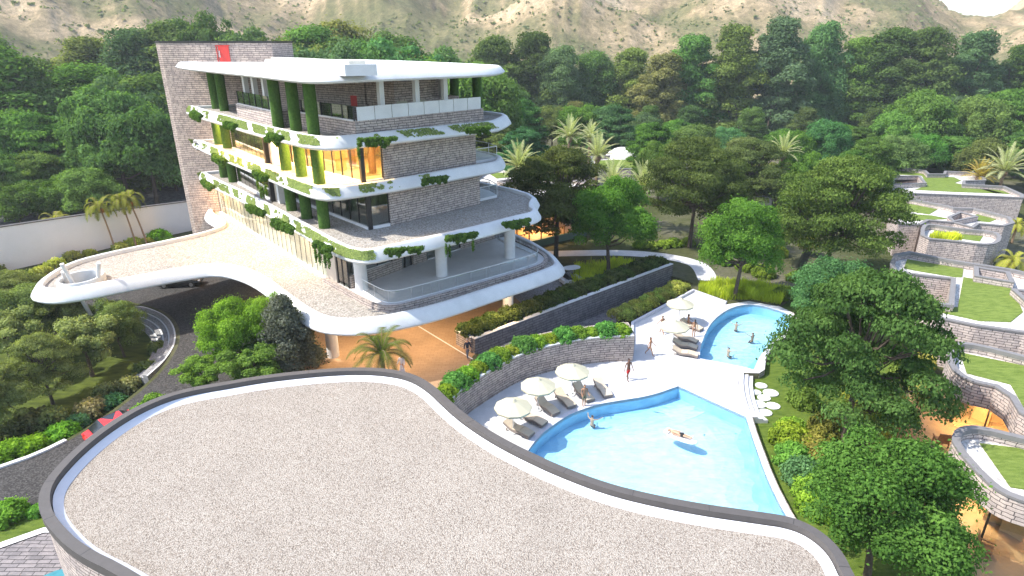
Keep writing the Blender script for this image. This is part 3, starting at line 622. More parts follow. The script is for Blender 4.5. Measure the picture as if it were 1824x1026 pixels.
for zf, zt, s_ in ((Z2, 13.06, s4), (Z3, 16.92, s3)):
    d_ = .55 if zf == Z2 else 0      # the lower floor stands slightly proud
    wall([(-d_,1.8),(1.4-d_,12),(10,14),(33,13.5)], zf, zt)
    glazing(-d_, 0, -d_, 1.75, zf, zt, 1)
    b = MB(); b.box((*L(-d_,-.02), (zf+zt)/2), (.35,.35,zt-zf), AZ); b.build('corner_post', M['frame'], ht)
    glazing(13.2, -1.6+d_, -d_, -.1, zf, zt, 9)
    glazing(24.6, -3.0, 14.4, -3.0, zf, zt, 8, M['glass_mirror'], th=.05, dp=.05)
    wall([(24.5,-2.7),(14.6,-2.7)], zf+.1, zt, M['curtain_green'], .06, 'curtain')  # added backing panel, its green-grey stands in for reflections in the bay
    b = MB(); b.box((*L(14.2,-2.9), (zf+zt)/2), (.4,.4,zt-zf), AZ); b.build('corner_post', M['frame'], ht)
    wall([(14.2,-2.7),(13.4,-1.7)], zf, zt, M['beige'])
    wall([(24.8,-3),(25,3),(31,3)], zf, zt)
    b = MB(); b.box((*L(13.0,-2.5), (zf+zt)/2), (.55,.55,zt-zf), AZ); b.build('column', M['white'], ht)
    # rooms behind the glass
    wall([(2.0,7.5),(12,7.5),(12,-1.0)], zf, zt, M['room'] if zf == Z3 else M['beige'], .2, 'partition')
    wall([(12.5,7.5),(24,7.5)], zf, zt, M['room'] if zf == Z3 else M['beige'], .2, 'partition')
    for a_ in (3.5, 7.5): column(a_, 2.6, zf, zt, .32, M['wood'] if zf == Z3 else M['beige'])
    for a_ in (29.3, 26.0, 9.7, 6.1, 2.3): column(a_, -3.2 if a_ > 20 else -2.75, zf, zt, .47, M['turf_column'])
    b = MB(); sf = [(.1,.15),(12.4,-1.3),(24.4,-2.7),(24.4,7),(12,7),(2.4,7)]; b.cap([ccw([L(*p) for p in sf])], zf+.02); b.build('room_floor', M['room_floor'] if zf == Z3 else M['floor_grey'], ht)
# small rear balcony seen past the stone wall on each floor
for zf in (Z2, Z3):
    b = MB(); b.prism([L(1.6,12.2), L(1.9,15.0), L(4,15.6), L(6,15.5), L(6,12.2)], zf, zf+.25); bl = b.build('balcony', M['concrete'], ht)
    ln = [L(1.6,12.3), L(1.9,15.0), L(4,15.6), L(7,15.5)]; g_ = MB(); g_.walls(ln, zf+.25, zf+1.3, False); g_.build('railing', M['glass_clear'], bl)
    g_ = MB(); g_.tube([(*p, zf+1.33) for p in ln], .04, 6); [g_.tube([(*p, zf+.25),(*p, zf+1.33)], .03, 6) for p in ln]; g_.build('handrail', M['white'], bl)
# warm ceiling lamps of the lit floor
for a_, b_ in ((1.5,-1.6),(4.2,-1.4),(7.8,-1.6),(11.5,-2.4),(16,-4.2),(21,-4.2),(27.6,-2.2),(4,3),(9,3),(18,1),(1.0,1.2)):
    x, y = L(a_, b_); zz = 16.86; b = MB(); b.tube([(x,y,zz),(x,y,zz+.05)], .16, 12); lp = b.build('ceiling_lamp', M['lamp'], ht)
    l_ = bpy.data.lights.new('lamp_light', 'AREA'); l_.shape = 'DISK'; l_.size = .5; l_.energy = 340 if b_ < 0 else 380; l_.color = (1,.60,.24); lo = bpy.data.objects.new('lamp_light', l_); C.objects.link(lo); lo.location = (x,y,zz-.03); lo.parent = lp
x, y = L(31.2,-3.9); b = MB(); b.tube([(x,y,9.2),(x,y,9.26)], .14, 12); lp = b.build('ceiling_lamp', M['lamp'], ht); l_ = bpy.data.lights.new('lamp_light', 'AREA'); l_.shape = 'DISK'; l_.size = .4; l_.energy = 320; l_.color = (1,.55,.2); lo = bpy.data.objects.new('lamp_light', l_); C.objects.link(lo); lo.location = (x,y,9.15); lo.parent = lp
# top floor: low stone parapet, glass and panel railing, white posts, turf columns
wall([(13.8,-3.0),(8.9,-3.0),(8.9,-1.6),(-.9,-.6),(-.4,0.2)][:2], Z4, Z4+1.25)
wall([(20.0,-3.2),(13.8,-3.1),(9.2,-3.0),(9.2,-1.9)], Z4, Z4+1.25, M['stone_light'])
wall([(9.2,-1.9),(-.9,-.7),(.9,12.6),(4,14)], Z4, Z4+1.2)
wall([(6.5,4.2),(2.7,4.8),(3.2,8.6),(6,8.9)], Z4, 21.72); wall([(24,1.5),(12,2.2),(6.5,4.0)], Z4, 21.72); wall([(4.9,9.0),(5.4,13),(12,13.2)], Z4, Z4+2.0)
wall([(6,8.9),(6.3,12.2)], Z4, 21.72); wall([(24,1.5),(25,10),(24,13)], Z4, 21.72)
p0, p1 = Vector(L(-1.0,-.55)), Vector(L(.8,12.4)); ang = math.atan2((p1-p0).y, (p1-p0).x)
for k in range(8):
    q = p0.lerp(p1, (k+.5)/8); b = MB(); b.box((q.x, q.y, Z4+1.72), ((p1-p0).length/8-.06, .05, 1.02), ang); b.build('railing_panel', M['white'], ht)
glazing(8.8,-1.8,-.9,-.75, Z4+1.2, Z4+2.3, 6, M['glass_mirror'], sill=.1); glazing(19.5,-3.2,9.4,-3.05, Z4+1.2, Z4+2.4, 6, M['glass_mirror'], sill=.08)
for a_, b_ in ((18.5,-2.6),(15.5,-2.7),(12.3,-2.8),(9.0,-3.4),(.2,2.2),(.5,5.6),(1.0,8.7),(5.3,11.2)):
    b = MB(); x, y = L(a_, b_); b.box((x, y, (Z4+21.72)/2), (.42,.42,21.72-Z4), AZ+.1); b.build('column', M['white'], ht)
for a_, b_ in ((29.0,-2.9),(26,-2.9),(9.3-.8,-2.75-.6),(5.6,-2.9),(1.9,-2.9),(15,16.2),(11,16.4),(7.2,16.6)): column(a_, b_, Z4, 21.72, .47, M['turf_column'])
for a_, m_ in ((3.05, 6.0), (3.2, 8.0)):
    b = MB(); b.box((*L(2.62+(m_-6)*.13, m_-.6), Z4+1.05), (1.0,.08,2.1), AZ+R(83)-R(90)+R(7)); b.build('door', M['cream'], ht)
b = MB(); b.box((*L(7.5,3.55), Z4+1.9), (1.2,.1,.9), math.pi-AZ+.3); b.build('artwork', M['red_door'], ht)

# first floor: glass along the drive canopy, terrace under the second slab
wall([(31.5,-3.0),(35,-3.0)], ZC, 9.3, M['stone_tower'])
glazing(33.5,-3.3, 3.2,-2.5, ZC, 9.34, 26, M['glass_clear'], th=.05, dp=.04)
wall([(33.5,-3.15),(3.2,-2.35)], ZC+.25, 9.3, M['cream_curtain'], .06, 'curtain')  # added cream panel stands in for canopy gravel mirrored in the glass
for a_ in (26.5, 20, 13.5, 7.5):
    x, y = L(a_, -4.1); b = MB(); b.tube([(x,y,9.24),(x,y,9.3)], .12, 12); lp = b.build('ceiling_lamp', M['lamp'], ht); l_ = bpy.data.lights.new('lamp_light', 'AREA'); l_.shape = 'DISK'; l_.size = .4; l_.energy = 130; l_.color = (1,.66,.36); lo = bpy.data.objects.new('lamp_light', l_); C.objects.link(lo); lo.location = (x,y,9.2); lo.parent = lp
wall([(3.2,-2.5),(1.6,-2.35)], ZC, 9.34, M['beige']); glazing(1.5,-2.35,-.2,-2.2, ZC+.3, 9.34, 2, sill=.0)
wall([(-.2,-2.1),(1.4,3.6)], ZC, 6.4); glazing(-.1,-1.8, .9,2.2, 6.4, 9.3, 3, sill=.05); glazing(1.0,2.5, 1.7,4.8, ZC+.3, 9.3, 3, th=.14, sill=.0)
wall([(1.75,5.0),(2.05,6.6)], ZC, 9.34); glazing(2.05,6.7, 2.9,11.0, ZC+.3, 9.3, 3, sill=.1); wall([(2.95,11.1),(3.3,13.6),(3.6,15.8)], ZC, 9.34)
wall([(3.5,-2),(3.5,13)], ZC, 9.3, M['beige'], .2, 'partition')
ter = [L(3.2,-2.9),L(-4.6,-2.4),L(-5.9,-1.7),L(-6.4,-.2),L(-6.3,13.2),L(-5.4,15.3),L(-3.4,16.6),L(3.4,17.2)]
tr_ = [ter[0]]+chaikin(ter[:], 2, False)[1:-1]+[ter[-1]]
b = MB(); b.prism(ribbon(tr_, .35), ZC, ZC+.42); b.build('terrace_curb', M['stone'], ht)
b = MB(); b.prism(tr_+[L(3.6,14),L(3.4,0)], ZC, ZC+.28); b.build('terrace_floor', M['floor_grey'], ht)
rail = chaikin([L(.2,-1.7),L(-4.2,-1.5),L(-5.35,-1.2),L(-5.7,0),L(-5.6,13.4),L(-4.9,14.7),L(-3.2,15.6),L(3.2,16)], 2, False)
e = MB(); e.walls(rail, ZC+.3, ZC+1.35, False); gr = e.build('railing', M['glass_clear'], ht)
e = MB(); e.tube([(*p, ZC+1.38) for p in rail], .035, 6); e.tube([(*p, ZC+.36) for p in rail], .06, 6); e.build('handrail', M['white'], gr)
tot = 0; lst = 0; e = MB()
for i in range(1, len(rail)):
    tot += math.dist(rail[i-1], rail[i])
    if tot-lst > 1.5: lst = tot; e = MB(); e.tube([(*rail[i], ZC+.3), (*rail[i], ZC+1.38)], .025, 6); e.build('baluster', M['steel'], gr)
seg = [(-5.65+.01*k, k*1.6) for k in range(1, 9)]
for a_, b_ in seg: e = MB(); e.tube([(*L(-5.68+(b_)*.006, b_), ZC+.3), (*L(-5.68+b_*.006, b_), ZC+1.38)], .025, 6); e.build('baluster', M['steel'], gr)
for x, y in ((645,516),(787,490),(908,458)):
    X, Y = P(x, y, ZC+.28); b = MB(); b.tube([(X,Y,ZC+.28),(X,Y,9.36)], .52, 24); b.build('column', M['concrete'], ht, smooth=True)
for x, y in ((594,634),(545,582),(905,572)):
    X, Y = P(x, y, 0); b = MB(); b.tube([(X,Y,0),(X,Y,4.25)], .50, 24); b.build('column', M['concrete'], ht, smooth=True)
for a_, b_ in ((2,3),(12,1),(22,0),(6,10),(16,10),(28,8)):
    b = MB(); x, y = L(a_, b_); b.tube([(x,y,0),(x,y,4.25)], .5, 20); b.build('column', M['concrete'], ht, smooth=True)
# ground floor box under the canopy, with glass front
b = MB(); g0 = [L(7,-1),L(34,-1),L(34,12),L(9,13)]; b.walls(ccw(g0), 0, 4.25); b.build('ground_floor_wall', M['beige'], ht)
b = MB(); b.walls(ccw(chaikin([L(2.5,12.0),L(-.5,13.2),L(0,16),L(4,16.5),L(12,14)], 2)), 0, 4.2); b.build('ground_floor_wall', M['green_render'], ht)
# warm lamps under the canopy
for X, Y in ((-10,44.5),(-6,48),(-14,47),(-10,52),(-1,50.5),(-19,52),(-24,61)):
    zz = 4.12; b = MB(); b.tube([(X,Y,zz),(X,Y,zz+.06)], .16, 12); lp = b.build('ceiling_lamp', M['lamp'], can)
    l_ = bpy.data.lights.new('lamp_light', 'AREA'); l_.shape = 'DISK'; l_.size = .5; l_.energy = 110; l_.color = (1,.74,.45); lo = bpy.data.objects.new('lamp_light', l_); C.objects.link(lo); lo.location = (X,Y,zz-.03); lo.parent = lp

# ---------------------------------------------------------------- creeping leaves and trailing shrubs on the white slab edges
def edge_point(c0, p, zb, ztop, wide, t):      # t 0 foot .. 1 crest
    pass
def creep(c0, zb, ztop, wide, spans, seed, dens, label):
    r = np.random.default_rng(seed); pts = []; per = [0]; n = len(c0)
    for i in range(n): per.append(per[-1]+math.dist(c0[i], c0[(i+1) % n]))
    V = []; T = []
    for i in range(n):
        a, b_ = Vector(c0[i]), Vector(c0[(i+1) % n]); l = (b_-a).length
        if l < 1e-6: continue
        tdir = (b_-a)/l; nrm = Vector((tdir.y, -tdir.x))
        if not spans(a, b_): continue
        k = int(l*dens*r.uniform(.9,1.1))
        for _ in range(k):
            s = r.random(); u = r.random(); q = a.lerp(b_, s); su = per[i]+s*l
            patch = .62*n2(su*.8+u*.9+seed, seed)+.30*n2(su*2.3+seed, u*2.5)+.2*n2(su*7+seed*2, u*9)
            if patch < (.56 if dens > 250 else .66): continue
            d_ = -.07-(wide*.75-.07)*u; z = zb+(ztop-zb)*(.34+.58*u); c = Vector((q.x+nrm.x*(d_+.02), q.y+nrm.y*(d_+.02), z+.02))
            sn = Vector((nrm.x*.8, nrm.y*.8, .6)).normalized(); a1 = Vector(r.normal(size=3)); a1 = (a1-sn*a1.dot(sn)).normalized(); a2 = sn.cross(a1); sz = .06+.06*r.random()
            off = sn*.03*r.random()
            V += [c+off-a1*sz, c+off+a2*sz*.7, c+off+a1*sz+sn*.02, c+off-a2*sz*.7]; T.append(.3+.6*r.random())
    if not V: return
    me = leaf_mesh('creeping_vine', np.array([tuple(v) for v in V]), np.array(T)); o = link('creeping_vine', me); o.color = (.17,.22,.07,1)
    tag(o, label, 'climbing plant', kind='stuff')
left_side = lambda a, b_: (Vector((a.x-O0[0], a.y-O0[1])).dot(Vector(W)) < -3.2 and Vector((a.x-O0[0], a.y-O0[1])).dot(Vector(U)) < 34)
front_side = lambda a, b_: Vector((a.x-O0[0], a.y-O0[1])).dot(Vector(U)) < -1.5 and Vector((a.x-O0[0], a.y-O0[1])).dot(Vector(W)) > -1.5
creep(c4, 9.45, 10.42, .55, left_side, 3, 300, 'green creeper spreading in patches over the lowest white slab edge')
creep(c3, 13.15, 14.1, .55, left_side, 8, 300, 'green creeper in patches over the middle white slab edge')
creep(c3, 13.15, 14.1, .55, front_side, 21, 160, 'thin creeper over the shaded front edge of the middle slab')
creep(c2, 17.0, 17.95, .55, left_side, 15, 300, 'green creeper in patches over the topmost planted slab edge')
creep(c2, 17.0, 17.95, .55, front_side, 33, 160, 'thin creeper over the shaded front edge of the top planted slab')
def trailing(x0, y0, x1, y1, z, label, drop=.5, seed=0, n=420, hang=0):
    r = random.Random(seed); a = Vector((*P(x0, y0, z), z)); b_ = Vector((*P(x1, y1, z), z)); l = (b_-a).length; k = max(4, int(l/.26)); cl = []
    for i in range(k):
        q = a.lerp(b_, (i+.5)/k); cl.append((q.x+r.uniform(-.1,.1), q.y+r.uniform(-.1,.1), q.z+.06*r.random(), .21, .21, .14))
        if r.random() < .9: cl.append((q.x-.18*.6, q.y-.28*.6, q.z-drop*r.random(), .16, .16, .2))
        if hang and r.random() < .4: cl.append((q.x-.2, q.y-.25, q.z-hang*r.uniform(.5,1), .1, .1, hang*.35))
    va, ti = leaf_arrays(cl, int(n/ max(1, 1)), .085, seed+50, .4, -1, 2.2); me = leaf_mesh('trailing_shrub', va, ti); o = link('trailing_shrub', me); o.color = (.075,.14,.03,1)
    tag(o, label, 'trailing plant', 'trailing plants on the slab edges')
TR = [(342,196,357,203,18.0,'leftmost clump on the top planted slab edge'),(403,216,420,221,18.0,'second clump from the tower on the top planted slab edge'),(476,236,500,243,18.0,'third clump from the tower on the top planted slab edge'),
 (640,246,705,244,18.0,'wide clump above the glass corner on the top planted slab edge'),(832,228,874,224,18.0,'rightmost clump on the top planted slab edge'),
 (380,272,402,284,14.15,'leftmost clump on the middle slab edge'),(455,302,478,312,14.15,'long hanging clump on the middle slab edge'),(754,318,798,312,14.15,'clump over the stone wall on the middle slab edge'),
 (362,318,381,330,10.45,'leftmost clump on the lowest slab edge'),(442,362,472,376,10.45,'second clump on the lowest slab edge'),(486,388,524,404,10.45,'third long clump on the lowest slab edge'),(562,428,592,442,10.45,'hanging clump at the left bend of the lowest slab edge'),
 (688,443,752,438,10.45,'clump above the glass doors on the lowest slab edge'),(796,420,850,412,10.45,'clump between two columns on the lowest slab edge'),(897,396,945,388,10.45,'rightmost clump on the lowest slab edge')]
for i, (x0, y0, x1, y1, z, lb) in enumerate(TR):
    trailing(x0, y0+4, x1, y1+4, z, 'dark green trailing shrub, '+lb, seed=i, hang=1.5 if i in (3, 6, 11, 13) else 0, drop=.38)

# ================================================================ VILLAS with turf roofs
def villa(outline, z, label, courts=(), lawns=None, wall_h=None, glass_front=None, m=M['stone_light'], zb=GZ, group='turf roofed stone villas'):
    e = thing('stone_villa', label, 'villa', group=group); c = ccw(outline); b = MB(); inn = offset(c, -.06)
    b.walls(inn, glass_front if glass_front is not None else zb, z-.12); b.build('wall', m, e)
    ins_ = offset(c, -.42); b = MB(); b.walls(c, z-.14, z); b.cap([c, ins_], z); b.walls(ins_[::-1], z-.3, z); b.cap([c, offset(c, -.07)], z-.14, False); b.build('coping', M['coping_grey'], e)
    cts = [ccw(q) for q in courts]
    b = MB(); b.walls(offset(ins_, .02)[::-1], z-.75, z-.12); b.build('parapet', m, e)
    b = MB(); b.cap([offset(ins_, .05)]+cts, z-.72); rfm = b.build('gravel_roof', M['gravel_white'], e)
    if glass_front is not None:
        gi = offset(c, -.9); g = MB(); g.walls(gi, zb, glass_front+.3, True); g.build('window', M['glass'], e)
        g = MB(); n_ = len(gi)
        per = 0; nxt = 0
        for i in range(n_):
            a, d_ = Vector(gi[i]), Vector(gi[(i+1) % n_]); l = (d_-a).length
            while nxt < per+l: q = a.lerp(d_, (nxt-per)/l); g = MB(); g.tube([(q.x,q.y,zb),(q.x,q.y,glass_front+.2)], .06, 6); g.build('post', M['frame'], e); nxt += 2.2
            per += l
        f = MB(); f.cap([offset(c, 1.6)], zb+.05); f.build('floor', M['room_floor'], e); ce = MB(); ce.cap([offset(c,-.06)], glass_front, False); ce.build('ceiling', M['wood'], e)
        cc = Vector((sum(p[0] for p in c)/len(c), sum(p[1] for p in c)/len(c)))
        f = MB(); f.walls(offset(c, -3.2), zb, glass_front, True); f.build('partition', M['room'], e)
    for q in cts:
        b = MB(); b.walls(q[::-1], z-2.6, z-.1); b.walls(offset(q, .35), z-.75, z-.1); b.build('court_wall', m, e); b = MB(); oq = offset(q, .38); b.cap([oq, offset(q, -.03)], z-.02); b.walls(oq, z-.12, z-.02); b.walls(offset(q, -.03)[::-1], z-.12, z-.02); b.build('coping', M['coping_grey'], e)
        b = MB(); b.cap([q], z-2.55); b.build('court_floor', M['deck'], e)
    for i, q in enumerate(lawns or [offset(ins_, -1.1)]):
        b = MB(); b.cap([ccw(q)], z-.66); b.walls(ccw(q), z-.72, z-.66); b.build('turf', M['roof_lawn'], e)
    return e
vz = 3.2
V = lambda l, z=3.2: px(l, z)
villa(chaikin(V([(1695,790),(1697,768),(1712,758),(1745,757),(1824,776),(2050,832),(2050,960),(1824,893),(1785,878),(1750,852)]), 1), vz, 'nearest turf roofed villa with a glass front at the lower right corner', glass_front=1.7,
      lawns=[V([(1745,790),(1824,800),(2000,850),(2000,915),(1824,872),(1800,868)], 2.5)])
villa(chaikin(V([(1688,650),(1688,618),(1702,607),(1745,612),(1824,632),(2050,690),(2050,835),(1824,748),(1790,692),(1720,677)]), 1), vz, 'turf roofed villa directly behind the nearest one, with an angled front corner', glass_front=1.4,
      lawns=[V([(1710,628),(1824,652),(2000,700),(2000,790),(1824,726),(1800,685),(1722,665)], 2.5)])
villa(chaikin(V([(1640,545),(1632,533),(1690,540),(1694,496),(1592,484),(1585,470),(1592,452),(1620,447),(1700,463),(1800,478),(1900,500),(2050,520),(2100,665),(1900,610),(1824,592),(1740,580),(1672,566)]), 0), vz, 'widest villa roof on the right with a turf lawn between pale gravel borders',
      courts=[V([(1743,476),(1792,484),(1798,499),(1744,490)]), V([(1812,516),(1900,524),(1930,560),(1845,545)])],
      lawns=[V([(1616,462),(1716,479),(1714,494),(1703,494),(1640,484),(1610,478)], 2.5), V([(1716,494),(1770,503),(1800,506),(1822,556),(1800,574),(1745,572),(1650,551),(1648,545),(1706,548)], 2.5)])
villa(chaikin(V([(1640,424),(1640,402),(1655,397),(1700,405),(1770,411),(1786,419),(1780,433),(1755,436),(1700,429)]), 1), vz, 'small rounded turf roofed villa block with a yellow plant hanging over its edge', lawns=[V([(1665,409),(1752,419),(1745,430),(1700,424),(1660,420)], 2.5)])
villa(V([(1590,385),(1590,350),(1615,352),(1690,366),(1700,369),(1735,370),(1800,386),(1808,397),(1790,402),(1745,398),(1735,405),(1700,396),(1655,392),(1640,400),(1600,398)]), vz, 'villa roof with zigzag parapets, second villa from the far end', 
      courts=[V([(1694,386),(1712,378),(1736,384),(1700,392)])], lawns=[V([(1604,360),(1670,373),(1655,382),(1604,374)], 2.5), V([(1604,380),(1660,384),(1690,390),(1650,392),(1610,394)], 2.5), V([(1745,380),(1782,388),(1762,396),(1720,391)], 2.5)])
villa(V([(1560,345),(1590,318),(1590,300),(1598,296),(1650,303),(1656,309),(1680,309),(1682,304),(1735,306),(1756,316),(1757,321),(1720,322),(1720,327),(1790,331),(1824,346),(1824,352),(1780,350),(1700,347),(1620,344)]), vz, 'farthest villa roof with long turf strips below the forest edge',
      courts=[V([(1594,313),(1636,313),(1646,325),(1594,327)])], lawns=[V([(1598,303),(1636,305),(1652,313),(1700,316),(1712,322),(1700,326),(1760,338),(1790,345),(1700,342),(1630,338),(1652,330),(1642,313),(1600,311)], 2.5), V([(1740,335),(1795,341),(1800,346),(1770,344)], 2.5)])
villa(V([(838,318),(880,290),(950,306),(1040,322),(1060,330),(1020,345),(985,352),(958,353),(950,362),(900,366),(845,360)]), vz, 'turf roofed villa behind the right end of the hotel', courts=[V([(890,322),(915,318),(948,326),(925,332)]), V([(835,322),(868,324),(872,330),(838,331)])],
      lawns=[V([(868,307),(940,310),(1010,325),(955,322),(915,315),(885,318)], 2.5), V([(865,348),(905,335),(945,345),(930,352),(890,353)], 2.5)])
villa(V([(1040,298),(1052,278),(1130,274),(1190,282),(1250,296),(1180,302),(1100,300)]), vz, 'far villa between the palms with a pale curved roof edge')
villa(V([(1318,345),(1330,322),(1372,322),(1380,335),(1372,346)]), vz-.4, 'small stone cabin under the tall trees left of the lone palm')
# white shell canopy among the palms
b = MB(); cx_, cy_ = P(1112,272,3.5); rg = []
for i in range(7):
    t = i/6*math.pi/2; rg.append([(cx_+4.2*math.cos(t)*math.cos(k*math.pi/12), cy_+3*math.cos(t)*math.sin(k*math.pi/12), 1.5+3.2*math.sin(t)) for k in range(24)])
b.loft(rg); e = thing('shell_canopy', 'white domed shell canopy standing among the far palms', 'canopy'); b.build('shell', M['white'], e, smooth=True)
b = MB(); [b.tube([(cx_+dx, cy_+dy, GZ), (cx_+dx, cy_+dy, 2)], .12, 8) for dx, dy in ((-3.4,0),(3.4,0),(0,-2.4))]; b.build('support', M['concrete'], e)
# green pavilion with a lit room behind the hotel's terrace
e = thing('green_pavilion', 'green framed pavilion with an orange lit room behind the terrace', 'pavilion'); q = [P(900,452,0), P(1045,420,0)]; q0, q1 = Vector(q[0]), Vector(q[1]); dv = (q1-q0).normalized(); nv = Vector((-dv.y, dv.x)); at = lambda s, t: tuple(q0+dv*s+nv*t); ln_ = (q1-q0).length
b = MB(); b.prism([at(-1,0), at(ln_,0), at(ln_,7), at(-1,7)], -.3, .9); b.prism([at(-1,-.2), at(ln_+1,-.2), at(ln_+1,7), at(-1,7)], 3.6, 4.1); b.build('wall', M['green_render'], e)
b = MB(); b.cap([ccw([at(-1,.3), at(ln_,.3), at(ln_,7), at(-1,7)])], .93); b.build('floor', M['room_floor'], e); b = MB(); b.walls([at(ln_,5), at(-1,5)], .9, 3.6, False); b.build('back_wall', M['room'], e)
b = MB()
for k in range(8): x, y = at(k*ln_/7, .2); b.tube([(x,y,.9),(x,y,3.6)], .09, 8)
b.build('post', M['wood'], e); b = MB(); b.tube([(*at(0,.2),1.9),(*at(ln_,.2),1.9)], .05, 6); b.build('railing', M['wood'], e)
b = MB(); x, y = at(ln_*.5, 2.5); b.tube([(x,y,3.5),(x,y,3.55)], .3, 12); lp = b.build('ceiling_lamp', M['lamp'], e); l_ = bpy.data.lights.new('lamp_light', 'AREA'); l_.shape = 'DISK'; l_.size = .6; l_.energy = 300; l_.color = (1,.62,.28); lo = bpy.data.objects.new('lamp_light', l_); C.objects.link(lo); lo.location = (x,y,3.46); lo.parent = lp
# lamps and garden chairs under the two nearest villas
for i, (X, Y) in enumerate(((26.9,29.3),(28.5,27.0),(33,36.5),(32,37.5))):
    b = MB(); b.tube([(X,Y,1.55 if i < 2 else 1.3),(X,Y,1.6 if i < 2 else 1.35)], .14, 12); o = b.build('downlight', M['lamp']); tag(o, ['warm round downlight under the rounded front corner of the nearest villa','warm round downlight deeper under the nearest villa roof','warm round downlight at the right under the second villa roof','warm round downlight at the left under the second villa roof'][i], 'lamp', 'villa downlights')
    l_ = bpy.data.lights.new('lamp_light', 'AREA'); l_.shape = 'DISK'; l_.size = .5; l_.energy = 150; l_.color = (1,.62,.28); lo = bpy.data.objects.new('lamp_light', l_); C.objects.link(lo); lo.location = (X,Y,1.5 if i < 2 else 1.25); lo.parent = o
struct(sheet('villa_patio', [[(22.6,30.5),(24.9,33.2),(31,34.4),(30,38),(27.5,39.5),(24.5,36),(22.3,31)], [(22.3,30.4),(31,34),(31,24),(24.3,24)]], GZ+.03, M['room_floor']))
def armchair(x, y, rz, label):
    e = thing('garden_chair', label, 'chair', (x, y, GZ+.04), rz, 'timber garden chairs by the villas')
    b = MB(); b.box((0,0,.36),(.75,.7,.10)); b.build('seat', M['wood'], e); b = MB(); b.box((0,.36,.72),(.75,.08,.75), 0, -.25); b.build('backrest', M['wood'], e)
    for s in (-1,1): b = MB(); b.box((s*.40,0,.55),(.07,.75,.06)); b.build('armrest', M['wood'], e)
    for sx in (-.36,.36):
        for sy in (-.3,.3): b = MB(); b.box((sx,sy,.16),(.07,.07,.32)); b.build('leg', M['wood'], e)
armchair(24.6,27.9,2.4,'timber garden chair facing the glass of the nearest villa'); armchair(25.3,25.9,.8,'timber garden chair closest to the camera at the nearest villa'); armchair(29.2,35.6,2.9,'timber garden chair on the patio of the second villa')

# ================================================================ TREES
tree_proto('rd1', 'round', 10, 5, 1, 120, 520, .125, limbs=20); tree_proto('rd2', 'round', 10, 5, 2, 120, 520, .125, limbs=20)
tree_proto('ly1', 'layered', 11, 6, 3, 120, 430, .13, .38, 40); tree_proto('ly2', 'layered', 12, 7, 4, 150, 430, .135, .34, 50)
tree_proto('ta1', 'tall', 26, 8, 5, 150, 300, .30); tree_proto('ta2', 'tall', 26, 8, 6, 150, 300, .30); tree_proto('ta3', 'tall', 24, 9, 7, 160, 300, .30)
tree_proto('fr1', 'round', 15, 8, 8, 120, 330, .26); tree_proto('fr2', 'round', 15, 8, 9, 120, 330, .26); tree_proto('fl1', 'layered', 15, 8, 10, 120, 330, .26)
tree_proto('ft1', 'round', 7, 3, 11, 40, 480, .12, .35); tree_proto('cn1', 'cone', 6, 2.6, 12, 90, 300, .10)
def tpx(key, x, yb, H, Rd, col, name, label, z=GZ, group=None):
    X, Y = P(x, yb, z); return tree(key, X, Y, z, H, Rd, col, name, label, group)
# near garden trees, each placed by its foot
G1 = 'trees around the pools and villas'
tpx('ly1', 990, 462, 14.2, 6.4, (.080,.099,.029), 'umbrella_tree', 'dark layered tree with a bare straight trunk just right of the hotel terrace', 0, G1)
tpx('rd1', 1084, 492, 11.4, 5.0, (.080,.174,.026), 'leafy_tree', 'bright round tree beside the curved footpath behind the dark hedge', 0, G1)
tpx('rd2', 1308, 532, 10.8, 4.5, (.087,.181,.029), 'leafy_tree', 'bright green tree rising behind the tip of the small pool', 0, G1)
tpx('ly2', 1228, 440, 14.6, 6.3, (.080,.109,.032), 'umbrella_tree', 'large dark layered tree between the two bright green round trees', 0, G1)
tpx('ly2', 1468, 500, 15.0, 6.9, (.090,.138,.032), 'umbrella_tree', 'biggest spreading layered tree in front of the villa roofs', GZ, G1)
tpx('ly1', 1325, 395, 13, 6.5, (.080,.109,.036), 'umbrella_tree', 'dark layered tree left of the lone palm', GZ, G1)
tpx('ly1', 1500, 800, 13.6, 5.2, (.065,.123,.032), 'umbrella_tree', 'wide dark green tree overhanging the small pool and the lawn', GZ, G1)
tpx('rd1', 1470, 610, 8.2, 4.0, (.072,.160,.058), 'leafy_tree', 'blue green tree behind the small pool in front of the villas', GZ, G1)
X, Y = 17.9, 23.8
tree('rd1', X, Y, GZ, 8.6, 4.1, (.072,.152,.029), 'leafy_tree', 'large bushy tree at the bottom edge right of the gravel roof', G1)
tree('rd2', 14.9, 27.5, GZ-3.0, 7.0, 2.5, (.080,.160,.029), 'leafy_tree', 'small bushy tree beside the corner of the gravel roof', G1) if 0 else None
# cluster by the drive
G2 = 'trees between the drive and the court'
tree('rd1', -21.0, 43.0, 0, 6.6, 3.0, (.13,.235,.028), 'leafy_tree', 'bright lime green tree at the drive edge nearest the gravel roof', G2)
tree('rd2', -20.2, 47.2, 0, 5.4, 2.4, (.13,.225,.03), 'leafy_tree', 'bright lime green tree farther along the drive edge', G2)
tree('cn1', -17.4, 43.0, 0, 6.8, 2.8, (.109,.119,.090), 'conifer', 'grey green feathery conifer between the lime trees and the court', G2)
tree('ft1', -18.6, 39.8, 0, 4.8, 2.6, (0.105,0.177,0.035), 'leafy_tree', 'low lime green tree directly behind the gravel roof', G2)
tree('ft1', -22.8, 40.2, 0, 3.6, 2.2, (0.123,0.209,0.035), 'leafy_tree', 'smallest lime green tree at the left of the drive cluster', G2)
